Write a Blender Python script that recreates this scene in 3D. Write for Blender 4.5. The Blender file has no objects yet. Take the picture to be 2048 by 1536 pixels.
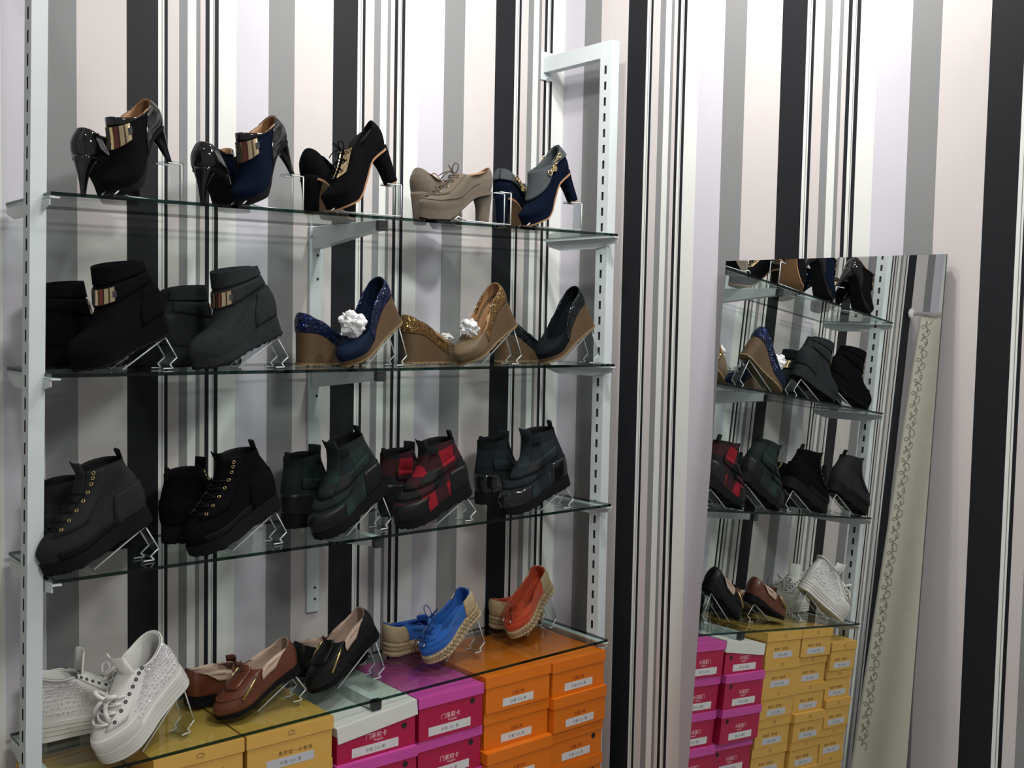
import bpy, bmesh, math, random
from mathutils import Vector, Matrix

# ------------------------------------------------------------------ camera
SC = bpy.context.scene
COL = SC.collection
FPX = 2150.0
CAM = Vector((-2.2190, -2.4589, 1.506))
_yaw, _pitch, _roll = 0.69169, -0.05979, 0.01981
_fw = Vector((math.sin(_yaw) * math.cos(_pitch), math.cos(_yaw) * math.cos(_pitch), math.sin(_pitch)))
_r0 = Vector((math.cos(_yaw), -math.sin(_yaw), 0))
_u0 = _r0.cross(_fw)
_r = math.cos(_roll) * _r0 + math.sin(_roll) * _u0
_u = -math.sin(_roll) * _r0 + math.cos(_roll) * _u0
cd = bpy.data.cameras.new('camera')
cd.sensor_width = 36.0
cd.lens = 36.0 * FPX / 2048.0
cd.clip_start = 0.05
cam = bpy.data.objects.new('camera', cd)
COL.objects.link(cam)
m = Matrix.Identity(4)
for i in range(3):
    m[i][0], m[i][1], m[i][2], m[i][3] = _r[i], _u[i], -_fw[i], CAM[i]
cam.matrix_world = m
SC.camera = cam

# ------------------------------------------------------------------ light
w = bpy.data.worlds.new('world')
SC.world = w
w.use_nodes = True
w.node_tree.nodes['Background'].inputs[0].default_value = (0.93, 0.96, 1.0, 1)
w.node_tree.nodes['Background'].inputs[1].default_value = 0.24
SC.view_settings.view_transform = 'Standard'
SC.view_settings.look = 'None'
SC.view_settings.gamma = 1.0
SC.view_settings.use_curve_mapping = False
SC.view_settings.exposure = 0.2
SC.cycles.transparent_max_bounces = 48
SC.cycles.max_bounces = 14


def lamp(name, loc, energy, size, color=(1, 0.97, 0.93), target=None):
    d = bpy.data.lights.new(name, 'AREA')
    d.shape = 'DISK'
    d.size = size
    d.energy = energy
    d.color = color
    o = bpy.data.objects.new(name, d)
    COL.objects.link(o)
    o.location = loc
    if target is not None:
        o.rotation_euler = (Vector(target) - Vector(loc)).to_track_quat('-Z', 'Y').to_euler()
    return o


lamp('ceiling_or_fill_lamp', (-0.85, -0.72, 2.84), 7.5, 0.12, target=(-0.5, -0.2, 1.5))
lamp('ceiling_or_fill_lamp', (-0.55, -1.05, 2.84), 12, 0.12, target=(-0.1, -0.5, 1.6))
lamp('ceiling_or_fill_lamp', (-1.9, -0.85, 2.84), 1.5, 0.12, target=(-1.6, -0.2, 1.2))
lamp('ceiling_or_fill_lamp', (-1.4, -2.7, 2.84), 34, 0.5, target=(-0.8, -0.2, 0.5))  # added broad fill light behind the camera, lifts the lower wall

# ------------------------------------------------------------------ helpers
PI = math.pi
rnd = random.Random(7)


def ray(px, py):
    d = _r * ((px - 1024) / FPX) + _u * (-(py - 768) / FPX) + _fw
    return d


def at(px, py, axis, val):
    d = ray(px, py)
    t = (val - CAM[axis]) / d[axis]
    return CAM + d * t


_mats = {}


def mat(name, color, rough=0.6, metal=0.0, coat=0.0, sheen=0.0, noise=0.0, nscale=60, bump=0.0, bscale=300, spec=0.5):
    if name in _mats:
        return _mats[name]
    M = bpy.data.materials.new(name)
    M.use_nodes = True
    nt = M.node_tree
    b = nt.nodes['Principled BSDF']
    b.inputs['Base Color'].default_value = (*color, 1)
    b.inputs['Roughness'].default_value = rough
    b.inputs['Metallic'].default_value = metal
    b.inputs['Coat Weight'].default_value = coat
    b.inputs['Coat Roughness'].default_value = 0.04
    b.inputs['Specular IOR Level'].default_value = spec
    if sheen:
        b.inputs['Sheen Weight'].default_value = sheen
        b.inputs['Sheen Roughness'].default_value = 0.5
    tc = nt.nodes.new('ShaderNodeTexCoord')
    if noise:
        n = nt.nodes.new('ShaderNodeTexNoise')
        n.inputs['Scale'].default_value = nscale
        n.inputs['Detail'].default_value = 4
        nt.links.new(tc.outputs['Object'], n.inputs['Vector'])
        mx = nt.nodes.new('ShaderNodeMix')
        mx.data_type = 'RGBA'
        mx.inputs[6].default_value = (*[c * (1 - noise) for c in color], 1)
        mx.inputs[7].default_value = (*[min(1, c * (1 + noise)) for c in color], 1)
        nt.links.new(n.outputs['Fac'], mx.inputs[0])
        nt.links.new(mx.outputs[2], b.inputs['Base Color'])
    if bump:
        n2 = nt.nodes.new('ShaderNodeTexNoise')
        n2.inputs['Scale'].default_value = bscale
        n2.inputs['Detail'].default_value = 3
        nt.links.new(tc.outputs['Object'], n2.inputs['Vector'])
        bp = nt.nodes.new('ShaderNodeBump')
        bp.inputs['Strength'].default_value = bump
        bp.inputs['Distance'].default_value = 0.002
        nt.links.new(n2.outputs['Fac'], bp.inputs['Height'])
        nt.links.new(bp.outputs['Normal'], b.inputs['Normal'])
    _mats[name] = M
    return M


def mat_glitter(name, color, flake, scale=420, thresh=0.75):
    """leather set with sequins: cells with their own tilt and a brighter flake colour"""
    M = mat(name, color, rough=0.25, spec=0.3)
    nt = M.node_tree
    b = nt.nodes['Principled BSDF']
    tc = nt.nodes.new('ShaderNodeTexCoord')
    v = nt.nodes.new('ShaderNodeTexVoronoi')
    v.inputs['Scale'].default_value = scale
    nt.links.new(tc.outputs['Object'], v.inputs['Vector'])
    sep = nt.nodes.new('ShaderNodeSeparateColor')
    nt.links.new(v.outputs['Color'], sep.inputs[0])
    gt = nt.nodes.new('ShaderNodeMath')
    gt.operation = 'GREATER_THAN'
    gt.inputs[1].default_value = thresh
    nt.links.new(sep.outputs[0], gt.inputs[0])
    mx = nt.nodes.new('ShaderNodeMix')
    mx.data_type = 'RGBA'
    mx.inputs[6].default_value = (*color, 1)
    mx.inputs[7].default_value = (*flake, 1)
    nt.links.new(gt.outputs[0], mx.inputs[0])
    nt.links.new(mx.outputs[2], b.inputs['Base Color'])
    nt.links.new(gt.outputs[0], b.inputs['Metallic'])
    geo = nt.nodes.new('ShaderNodeNewGeometry')
    sub = nt.nodes.new('ShaderNodeVectorMath')
    sub.operation = 'SUBTRACT'
    sub.inputs[1].default_value = (0.5, 0.5, 0.5)
    nt.links.new(v.outputs['Color'], sub.inputs[0])
    sc = nt.nodes.new('ShaderNodeVectorMath')
    sc.operation = 'SCALE'
    sc.inputs['Scale'].default_value = 0.9
    nt.links.new(sub.outputs[0], sc.inputs[0])
    ad = nt.nodes.new('ShaderNodeVectorMath')
    ad.operation = 'ADD'
    nt.links.new(geo.outputs['Normal'], ad.inputs[0])
    nt.links.new(sc.outputs[0], ad.inputs[1])
    no = nt.nodes.new('ShaderNodeVectorMath')
    no.operation = 'NORMALIZE'
    nt.links.new(ad.outputs[0], no.inputs[0])
    nt.links.new(no.outputs[0], b.inputs['Normal'])
    return M


def mat_plaid(name, dark, bright, mid, period=0.085):
    M = mat(name, dark, rough=0.9, spec=.2)
    nt = M.node_tree
    b = nt.nodes['Principled BSDF']
    tc = nt.nodes.new('ShaderNodeTexCoord')
    sp = nt.nodes.new('ShaderNodeSeparateXYZ')
    nt.links.new(tc.outputs['Object'], sp.inputs[0])
    facs = []
    for ax, off in ((0, 0.012), (2, 0.02)):
        a = nt.nodes.new('ShaderNodeMath')
        a.operation = 'ADD'
        a.inputs[1].default_value = off + 10 * period
        nt.links.new(sp.outputs[ax], a.inputs[0])
        d = nt.nodes.new('ShaderNodeMath')
        d.operation = 'DIVIDE'
        d.inputs[1].default_value = period
        nt.links.new(a.outputs[0], d.inputs[0])
        f = nt.nodes.new('ShaderNodeMath')
        f.operation = 'FRACT'
        nt.links.new(d.outputs[0], f.inputs[0])
        g = nt.nodes.new('ShaderNodeMath')
        g.operation = 'GREATER_THAN'
        g.inputs[1].default_value = 0.5
        nt.links.new(f.outputs[0], g.inputs[0])
        facs.append(g)
    s = nt.nodes.new('ShaderNodeMath')
    s.operation = 'ADD'
    nt.links.new(facs[0].outputs[0], s.inputs[0])
    nt.links.new(facs[1].outputs[0], s.inputs[1])
    h = nt.nodes.new('ShaderNodeMath')
    h.operation = 'MULTIPLY'
    h.inputs[1].default_value = 0.5
    nt.links.new(s.outputs[0], h.inputs[0])
    r = nt.nodes.new('ShaderNodeValToRGB')
    r.color_ramp.interpolation = 'CONSTANT'
    e = r.color_ramp.elements
    e[0].position = 0
    e[0].color = (*dark, 1)
    e[1].position = 0.75
    e[1].color = (*bright, 1)
    x = e.new(0.25)
    x.color = (*mid, 1)
    nt.links.new(h.outputs[0], r.inputs[0])
    nt.links.new(r.outputs[0], b.inputs['Base Color'])
    return M


def mat_clear(name, tint, gloss=0.12, rough=0.02):
    """thin clear sheet: tinted transparency plus a Fresnel-weighted mirror gloss"""
    if name in _mats:
        return _mats[name]
    M = bpy.data.materials.new(name)
    M.use_nodes = True
    nt = M.node_tree
    for n in list(nt.nodes):
        if n.type != 'OUTPUT_MATERIAL':
            nt.nodes.remove(n)
    out = [n for n in nt.nodes if n.type == 'OUTPUT_MATERIAL'][0]
    tr = nt.nodes.new('ShaderNodeBsdfTransparent')
    tr.inputs[0].default_value = (*tint, 1)
    gl = nt.nodes.new('ShaderNodeBsdfGlossy')
    gl.inputs['Roughness'].default_value = rough
    fr = nt.nodes.new('ShaderNodeFresnel')
    fr.inputs[0].default_value = 1.5
    mul = nt.nodes.new('ShaderNodeMath')
    mul.operation = 'MULTIPLY_ADD'
    mul.inputs[1].default_value = 0.9
    mul.inputs[2].default_value = 0.0
    mul.use_clamp = True
    geo = nt.nodes.new('ShaderNodeNewGeometry')
    fb = nt.nodes.new('ShaderNodeMath')
    fb.operation = 'SUBTRACT'
    fb.inputs[0].default_value = 1.0
    nt.links.new(geo.outputs['Backfacing'], fb.inputs[1])
    fm = nt.nodes.new('ShaderNodeMath')
    fm.operation = 'MULTIPLY'
    nt.links.new(fr.outputs[0], fm.inputs[0])
    nt.links.new(fb.outputs[0], fm.inputs[1])
    nt.links.new(fm.outputs[0], mul.inputs[0])
    mx = nt.nodes.new('ShaderNodeMixShader')
    nt.links.new(mul.outputs[0], mx.inputs[0])
    nt.links.new(tr.outputs[0], mx.inputs[1])
    nt.links.new(gl.outputs[0], mx.inputs[2])
    nt.links.new(mx.outputs[0], out.inputs[0])
    _mats[name] = M
    return M


def obj(name, bm, M, parent=None, smooth=False, label=None):
    me = bpy.data.meshes.new(name)
    bmesh.ops.recalc_face_normals(bm, faces=bm.faces)
    bm.to_mesh(me)
    bm.free()
    for mm in (M if isinstance(M, (list, tuple)) else [M]):
        me.materials.append(mm)
    if smooth:
        for p in me.polygons:
            p.use_smooth = True
    o = bpy.data.objects.new(name, me)
    COL.objects.link(o)
    if parent:
        o.parent = parent
    if label:
        o['label'] = label
    return o


def inst(name, me, mtx, parent):
    o = bpy.data.objects.new(name, me)
    COL.objects.link(o)
    o.parent = parent
    o.matrix_local = mtx
    return o


def tag(o, label, cat, group=None, kind=None):
    o['label'] = label
    o['category'] = cat
    if group:
        o['group'] = group
    if kind:
        o['kind'] = kind
    return o


def empty(name, loc=(0, 0, 0)):
    o = bpy.data.objects.new(name, None)
    o.empty_display_size = 0.05
    COL.objects.link(o)
    o.location = loc
    return o


def box(bm, a, b, mi=0, bevel=0):
    x0, y0, z0 = a
    x1, y1, z1 = b
    vs = [bm.verts.new(p) for p in ((x0, y0, z0), (x1, y0, z0), (x1, y1, z0), (x0, y1, z0), (x0, y0, z1), (x1, y0, z1), (x1, y1, z1), (x0, y1, z1))]
    fs = [bm.faces.new([vs[i] for i in f]) for f in ((0, 3, 2, 1), (4, 5, 6, 7), (0, 1, 5, 4), (1, 2, 6, 5), (2, 3, 7, 6), (3, 0, 4, 7))]
    for f in fs:
        f.material_index = mi
    if bevel:
        es = list({e for f in fs for e in f.edges})
        bmesh.ops.bevel(bm, geom=es, offset=bevel, segments=2, affect='EDGES', profile=0.5)
    return fs


def tube(bm, pts, r, n=8, closed=False):
    pts = [Vector(p) for p in pts]
    rings = []
    N = len(pts)
    up = Vector((0, 0, 1))
    for i, p in enumerate(pts):
        a = pts[(i - 1) % N] if (closed or i > 0) else p
        c = pts[(i + 1) % N] if (closed or i < N - 1) else p
        t = (c - a).normalized()
        x = t.cross(up)
        if x.length < 1e-3:
            x = t.cross(Vector((1, 0, 0)))
        x.normalize()
        y = t.cross(x)
        rr = r[i] if isinstance(r, (list, tuple)) else r
        rings.append([bm.verts.new(p + (x * math.cos(2 * PI * k / n) + y * math.sin(2 * PI * k / n)) * rr) for k in range(n)])
    for i in range(N if closed else N - 1):
        A, B = rings[i], rings[(i + 1) % N]
        for k in range(n):
            bm.faces.new((A[k], A[(k + 1) % n], B[(k + 1) % n], B[k]))
    if not closed:
        bm.faces.new(rings[0][::-1])
        bm.faces.new(rings[-1])


def strip(bm, prof, width, thick, y0=0.0):
    """bent sheet: polyline in x-z, extruded across y, with thickness"""
    P = [Vector((p[0], 0, p[1])) for p in prof]
    n = len(P)
    nor = []
    for i in range(n):
        a = P[max(0, i - 1)]
        b = P[min(n - 1, i + 1)]
        t = (b - a).normalized()
        nn = Vector((-t.z, 0, t.x))
        if 0 < i < n - 1:
            t0 = (P[i] - P[i - 1]).normalized()
            n0 = Vector((-t0.z, 0, t0.x))
            nn = nn / max(0.4, nn.dot(n0))
        nor.append(nn)
    rows = []
    for i in range(n):
        q = P[i] + nor[i] * (-thick)
        rows.append([bm.verts.new((P[i].x, y0 - width / 2, P[i].z)), bm.verts.new((P[i].x, y0 + width / 2, P[i].z)),
                     bm.verts.new((q.x, y0 + width / 2, q.z)), bm.verts.new((q.x, y0 - width / 2, q.z))])
    for i in range(n - 1):
        A, B = rows[i], rows[i + 1]
        for k in range(4):
            bm.faces.new((A[k], A[(k + 1) % 4], B[(k + 1) % 4], B[k]))
    bm.faces.new(rows[0])
    bm.faces.new(rows[-1][::-1])


def pl(pts, x):
    """smooth (pchip-like) interpolation of (x, value) points"""
    if x <= pts[0][0]:
        return pts[0][1]
    if x >= pts[-1][0]:
        return pts[-1][1]
    n = len(pts)
    for i in range(n - 1):
        if x <= pts[i + 1][0]:
            break
    h = pts[i + 1][0] - pts[i][0]
    d = (pts[i + 1][1] - pts[i][1]) / h

    def slope(k):
        if k == 0:
            return (pts[1][1] - pts[0][1]) / (pts[1][0] - pts[0][0])
        if k == n - 1:
            return (pts[-1][1] - pts[-2][1]) / (pts[-1][0] - pts[-2][0])
        d0 = (pts[k][1] - pts[k - 1][1]) / (pts[k][0] - pts[k - 1][0])
        d1 = (pts[k + 1][1] - pts[k][1]) / (pts[k + 1][0] - pts[k][0])
        if d0 * d1 <= 0:
            return 0.0
        return 2 * d0 * d1 / (d0 + d1)
    m0, m1 = slope(i), slope(i + 1)
    t = (x - pts[i][0]) / h
    return ((2 * t ** 3 - 3 * t * t + 1) * pts[i][1] + (t ** 3 - 2 * t * t + t) * h * m0
            + (-2 * t ** 3 + 3 * t * t) * pts[i + 1][1] + (t ** 3 - t * t) * h * m1)


FLOOR = -0.2
# ------------------------------------------------------------------ wallpaper and room shell
WP = [(0.0, 'k'), (0.1347, 'w'), (0.1515, 'g'), (0.1559, 'w'), (0.1626, 'k'), (0.176, 'p'), (0.2295, 'g'), (0.2687, 'w'), (0.305, 'g'),
      (0.3273, 'p'), (0.3478, 'k'), (0.3682, 'w'), (0.383, 'g'), (0.3875, 'w'), (0.3941, 'k'), (0.414, 'w'), (0.4974, 'l'), (0.6568, 'g'), (0.7924, 'p')]
WC = {'k': (0.010, 0.011, 0.014), 'w': (0.74, 0.76, 0.74), 'g': (0.235, 0.24, 0.245), 'p': (0.60, 0.565, 0.56), 'l': (0.59, 0.58, 0.64)}


def wallpaper(name, axis, sign, off):
    M = mat(name, (0.6, 0.6, 0.6), rough=0.6, bump=0.06, bscale=500, spec=0.25)
    nt = M.node_tree
    b = nt.nodes['Principled BSDF']
    tc = nt.nodes.new('ShaderNodeTexCoord')
    sp = nt.nodes.new('ShaderNodeSeparateXYZ')
    nt.links.new(tc.outputs['Object'], sp.inputs[0])
    ma = nt.nodes.new('ShaderNodeMath')
    ma.operation = 'MULTIPLY_ADD'
    ma.inputs[1].default_value = sign / 0.53
    ma.inputs[2].default_value = off / 0.53 + 20
    nt.links.new(sp.outputs[axis], ma.inputs[0])
    fr = nt.nodes.new('ShaderNodeMath')
    fr.operation = 'FRACT'
    nt.links.new(ma.outputs[0], fr.inputs[0])
    r = nt.nodes.new('ShaderNodeValToRGB')
    r.color_ramp.interpolation = 'CONSTANT'
    e = r.color_ramp.elements
    e.remove(e[1])
    for i, (p, c) in enumerate(WP):
        x = e[0] if i == 0 else e.new(p)
        x.position = p
        x.color = (*WC[c], 1)
    nt.links.new(fr.outputs[0], r.inputs[0])
    nz = nt.nodes.new('ShaderNodeTexNoise')
    nz.inputs['Scale'].default_value = 5
    nz.inputs['Detail'].default_value = 5
    nt.links.new(tc.outputs['Object'], nz.inputs['Vector'])
    mp = nt.nodes.new('ShaderNodeMapRange')
    mp.inputs['To Min'].default_value = 0.94
    mp.inputs['To Max'].default_value = 1.05
    nt.links.new(nz.outputs['Fac'], mp.inputs['Value'])
    mx = nt.nodes.new('ShaderNodeMix')
    mx.data_type = 'RGBA'
    mx.blend_type = 'MULTIPLY'
    mx.inputs[0].default_value = 1.0
    nt.links.new(r.outputs[0], mx.inputs[6])
    nt.links.new(mp.outputs[0], mx.inputs[7])
    nt.links.new(mx.outputs[2], b.inputs['Base Color'])
    return M


def struct(name, a, b, M):
    bm = bmesh.new()
    box(bm, a, b)
    o = obj(name, bm, M)
    o['kind'] = 'structure'
    return o


struct('wall_back', (-4.2, 0, FLOOR), (0.1, 0.1, 2.9), wallpaper('striped_wallpaper_back', 0, 1.0, 0.269))
struct('wall_right', (0, -3.2, FLOOR), (0.1, 0, 2.9), wallpaper('striped_wallpaper_right', 1, -1.0, -0.266))
struct('floor', (-4.2, -3.2, FLOOR - 0.05), (0.1, 0.1, FLOOR), mat('floor_tile', (0.42, 0.40, 0.37), rough=0.35, noise=0.1, nscale=8))
struct('ceiling', (-4.2, -3.2, 2.9), (0.1, 0.1, 2.95), mat('ceiling_paint', (0.75, 0.75, 0.74), rough=0.9))

# ------------------------------------------------------------------ shop fitting: uprights, brackets, glass
STEEL = mat('white_coated_steel', (0.62, 0.68, 0.70), rough=0.38, noise=0.05, nscale=20)
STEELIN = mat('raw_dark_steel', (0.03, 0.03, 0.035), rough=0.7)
PLASTIC_K = mat('black_plastic_cap', (0.02, 0.025, 0.025), rough=0.4)
XL, XR, XM = -1.627, -0.090, -0.849
YP0, YP1 = -0.292, -0.248            # post front and back face
SH_Z = [1.7355, 1.3865, 0.9915, 0.5985]  # shelf top heights
SH_T = 0.007
SH_TILT = [0.013, 0.002, 0.004, 0.011]   # glass hung a little off level
YF = -0.337                          # glass front edge


def shz(i, x):
    return SH_Z[i] + SH_TILT[i] * (x + 1.1)


def slotted_post(bm, x0, x1, y0, y1, z0, z1, zs0, pitch):
    """box tube whose two side faces carry a row of slots"""
    def q(*c):
        bm.faces.new([bm.verts.new(p) for p in c])
    q((x0, y0, z0), (x1, y0, z0), (x1, y0, z1), (x0, y0, z1))
    q((x0, y1, z0), (x1, y1, z0), (x1, y1, z1), (x0, y1, z1))
    q((x0, y0, z1), (x1, y0, z1), (x1, y1, z1), (x0, y1, z1))
    q((x0, y0, z0), (x1, y0, z0), (x1, y1, z0), (x0, y1, z0))
    yc = (y0 + y1) / 2
    hw, hh = 0.0042, 0.0115
    for x in (x0, x1):
        q((x, y0, z0), (x, yc - hw, z0), (x, yc - hw, z1), (x, y0, z1))
        q((x, yc + hw, z0), (x, y1, z0), (x, y1, z1), (x, yc + hw, z1))
        z = z0
        s = zs0
        while s > z0 + 0.05:
            s -= pitch
        s += pitch
        while s < z1 - 0.06:
            q((x, yc - hw, z), (x, yc + hw, z), (x, yc + hw, s - hh), (x, yc - hw, s - hh))
            z = s + hh
            s += pitch
        q((x, yc - hw, z), (x, yc + hw, z), (x, yc + hw, z1), (x, yc - hw, z1))


def bracket_mesh(side):
    """tapering shelf bracket, along +x = outward from the post, in local coords (made along -y)"""
    bm = bmesh.new()
    # side plate
    t = 0.0025
    out = [(-0.045, -0.001), (-0.335, -0.001), (-0.335, -0.016), (-0.25, -0.030), (-0.10, -0.030), (-0.045, -0.016)]
    A = [bm.verts.new((0, y, z)) for y, z in out]
    B = [bm.verts.new((side * t, y, z)) for y, z in out]
    n = len(out)
    bm.faces.new(A)
    bm.faces.new(B[::-1])
    for i in range(n):
        bm.faces.new((A[i], A[(i + 1) % n], B[(i + 1) % n], B[i]))
    # top flange the glass lies on
    fs = box(bm, (0 if side > 0 else -0.018, -0.34, -0.003), (0.018 if side > 0 else 0, -0.045, 0.0))
    return bm


def upright(name, x0, side, ztop, zslot, label, lean=0.0):
    root = empty(name, (x0 + 0.015, (YP0 + YP1) / 2, FLOOR))
    tag(root, label, 'shelf upright')

    def put(nm, bm, M, sm=False, lab=None):
        bmesh.ops.translate(bm, verts=bm.verts, vec=-Vector(root.location))
        return obj(nm, bm, M, root, sm, lab)
    bm = bmesh.new()
    slotted_post(bm, x0, x0 + 0.03, YP0, YP1, FLOOR, ztop, zslot, 0.0436)
    bmesh.ops.remove_doubles(bm, verts=bm.verts, dist=1e-6)
    put('post', bm, STEEL)
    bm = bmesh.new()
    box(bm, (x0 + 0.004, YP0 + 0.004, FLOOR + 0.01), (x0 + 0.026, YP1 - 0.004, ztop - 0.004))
    put('slot_shade_core', bm, STEELIN)  # added core: bare steel tone plus painted shade, keeps the slots dark
    bm = bmesh.new()
    A = [(YP1, ztop - 0.044), (YP0, ztop), (-0.006, ztop), (-0.006, ztop - 0.044)]
    A = [(YP1 + 0.0006, ztop - 0.044), (YP0 + 0.0008, ztop), (-0.006, ztop), (-0.006, ztop - 0.044)]
    a = [bm.verts.new((x0 + 0.0003, y, z)) for y, z in A]
    b = [bm.verts.new((x0 + 0.0297, y, z)) for y, z in A]
    bm.faces.new(a)
    bm.faces.new(b[::-1])
    for i in range(4):
        bm.faces.new((a[i], a[(i + 1) % 4], b[(i + 1) % 4], b[i]))
    bmesh.ops.translate(bm, verts=bm.verts, vec=(0, 0, 0.0004))
    put('wall_arm', bm, STEEL)
    bm = bmesh.new()
    box(bm, (x0 - 0.008, -0.006, ztop - 0.065), (x0 + 0.038, 0.0, ztop + 0.018), bevel=0.002)
    p = put('wall_plate', bm, STEEL)
    for dz in (0.010, -0.057):
        bm = bmesh.new()
        bmesh.ops.create_uvsphere(bm, u_segments=8, v_segments=5, radius=0.005)
        bmesh.ops.translate(bm, verts=bm.verts, vec=Vector((x0 + 0.015, -0.006, ztop + dz)) - Vector(root.location))
        obj('screw', bm, STEEL, p, True)
    xs = x0 + 0.031 if side > 0 else x0 - 0.001
    for i in range(4):
        bm = bracket_mesh(side)
        bmesh.ops.translate(bm, verts=bm.verts, vec=(xs - lean * (shz(i, x0) - 1.1), 0, shz(i, x0) - SH_T - 0.001))
        put('shelf_bracket', bm, STEEL)
    if lean:
        root.rotation_euler = (0, lean, 0)
        root.location.x -= lean * (1.1 - FLOOR)
    return root


upright('slotted_upright', XL, 1, 2.285, 1.98, 'white slotted steel upright at the left end of the glass shelves', lean=.014)
upright('slotted_upright', XR, -1, 2.285, 2.206, 'white slotted upright at the right end of the shelves, with mitred wall arm on top')

# wall rail with brackets in the middle
rail = empty('wall_rail', (XM, 0, 0.74))
tag(rail, 'narrow white wall rail behind the middle of the shelves carrying steel brackets', 'wall rail')


def rput(nm, bm, M, par=None):
    bmesh.ops.translate(bm, verts=bm.verts, vec=-Vector(rail.location))
    return obj(nm, bm, M, par or rail)


bm = bmesh.new()
box(bm, (XM - 0.018, -0.012, 0.735), (XM + 0.018, -0.0005, 1.735), bevel=0.003)
rput('rail_bar', bm, STEEL)
for z in (0.77, 0.80, 1.16, 1.30, 1.33, 1.60, 1.66):
    bm = bmesh.new()
    bmesh.ops.create_uvsphere(bm, u_segments=8, v_segments=5, radius=0.0035)
    bmesh.ops.translate(bm, verts=bm.verts, vec=(XM + 0.004, -0.0125, z))
    rput('screw', bm, STEELIN)
for z in [shz(i, XM) for i in range(4)]:
    zt = z - SH_T - 0.001
    bm = bmesh.new()
    prof = [(-0.010, zt), (-0.31, zt), (-0.31, zt - 0.022), (-0.02, zt - 0.055), (-0.010, zt - 0.055)]
    a = [bm.verts.new((XM - 0.011, y, zz)) for y, zz in prof]
    b = [bm.verts.new((XM + 0.011, y, zz)) for y, zz in prof]
    bm.faces.new(a)
    bm.faces.new(b[::-1])
    for i in range(5):
        bm.faces.new((a[i], a[(i + 1) % 5], b[(i + 1) % 5], b[i]))
    br = rput('shelf_bracket', bm, STEEL)
    bm = bmesh.new()
    box(bm, (XM - 0.012, -0.326, zt - 0.024), (XM + 0.012, -0.309, zt - 0.0002), bevel=0.002)
    rput('end_cap', bm, PLASTIC_K, br)

GLASS = mat_clear('shelf_glass', (0.90, 0.945, 0.925), 0.25)
GLASS_E = mat_clear('shelf_glass_edge', (0.02, 0.07, 0.055), 0.5)
names = ['top', 'second', 'third', 'lowest']
for i, z in enumerate(SH_Z):
    bm = bmesh.new()
    x0, x1 = XL + 0.033, XR - 0.0025
    fs = box(bm, (x0, YF, z - SH_T), (x1, -0.03, z))
    bm.normal_update()
    for f in fs:
        f.material_index = 0 if abs(f.normal.z) > 0.5 else 1
    for v in bm.verts:
        v.co.z += SH_TILT[i] * (v.co.x + 1.1)
    o = obj('glass_shelf', bm, [GLASS, GLASS_E])
    o.location = (0, 0, 0)
    tag(o, ['topmost clear glass shelf, holding the high heels and ankle boots with heels',
            'second clear glass shelf from the top, holding wedge boots and wedge pumps',
            'third clear glass shelf from the top, holding the thick-soled ankle boots',
            'lowest clear glass shelf, lying over the coloured shoe boxes'][i], 'shelf', 'glass shelves')

# ------------------------------------------------------------------ shoe building
SUEDE_K = mat('black_suede', (0.004, 0.004, 0.005), rough=0.95, noise=0.3, nscale=90, bump=0.25, bscale=900, spec=0.05)
SUEDE_N = mat('navy_suede', (0.003, 0.006, 0.016), rough=0.95, noise=0.3, nscale=90, bump=0.25, bscale=900, spec=0.05)
SUEDE_T = mat('taupe_suede', (0.125, 0.103, 0.078), rough=0.95, sheen=0.2, noise=0.18, nscale=70, bump=0.25, bscale=900, spec=0.15)
SUEDE_G = mat('charcoal_suede', (0.022, 0.025, 0.027), rough=0.95, noise=0.3, nscale=90, bump=0.25, bscale=900, spec=0.05)
FELT_G = mat('grey_felt', (0.058, 0.067, 0.072), rough=1.0, sheen=0.05, noise=0.25, nscale=200, bump=0.5, bscale=500, spec=0.1)
PATENT_K = mat('black_patent', (0.006, 0.006, 0.007), rough=0.05, spec=0.45, coat=0.35)
LEATHER_K = mat('black_leather', (0.005, 0.006, 0.006), rough=0.42, spec=.28, bump=0.2, bscale=250)
LEATHER_B = mat('brown_leather', (0.115, 0.030, 0.014), rough=0.36, coat=0.1, noise=0.3, nscale=40, bump=0.2, bscale=250)
CHAR_L = mat('charcoal_leather', (0.015, 0.016, 0.018), rough=0.8, spec=.2, noise=0.25, nscale=60, bump=0.3, bscale=250)
TAN_L = mat('tan_lining', (0.30, 0.16, 0.075), rough=0.6, noise=0.1, nscale=40)
PINK_L = mat('beige_pink_lining', (0.50, 0.36, 0.28), rough=0.75, noise=0.1, nscale=50)
TAN_SOLE = mat('tan_sole', (0.33, 0.17, 0.075), rough=0.5)
RUB_K = mat('black_rubber', (0.006, 0.006, 0.007), rough=0.7, spec=.12)
RUB_W = mat('white_rubber', (0.66, 0.65, 0.62), rough=0.45)
WHITE_L = mat('white_canvas', (0.70, 0.695, 0.67), rough=0.7, bump=0.15, bscale=600)
GOLD = mat('polished_gold', (0.80, 0.62, 0.36), rough=0.16, metal=1.0)
BRASS = mat('dull_brass', (0.55, 0.42, 0.18), rough=0.3, metal=1.0)
SILVER = mat('silver_metal', (0.6, 0.6, 0.62), rough=0.25, metal=1.0)
CORK = mat('brown_cork', (0.085, 0.048, 0.020), rough=0.75, noise=0.35, nscale=120, bump=0.2)
TREAD = mat('yellowish_tread', (0.19, 0.13, 0.06), rough=0.7)
TISSUE = mat('tissue_paper', (0.72, 0.73, 0.74), rough=0.9)
NAVY_P = mat_glitter('navy_sequin', (0.004, 0.009, 0.035), (0.05, 0.08, 0.40), 330, 0.90)
GOLD_P = mat_glitter('gold_sequin', (0.11, 0.06, 0.020), (0.75, 0.48, 0.16), 330, 0.84)
BLACK_P = mat_glitter('black_sequin', (0.004, 0.006, 0.008), (0.20, 0.25, 0.27), 330, 0.93)
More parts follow.
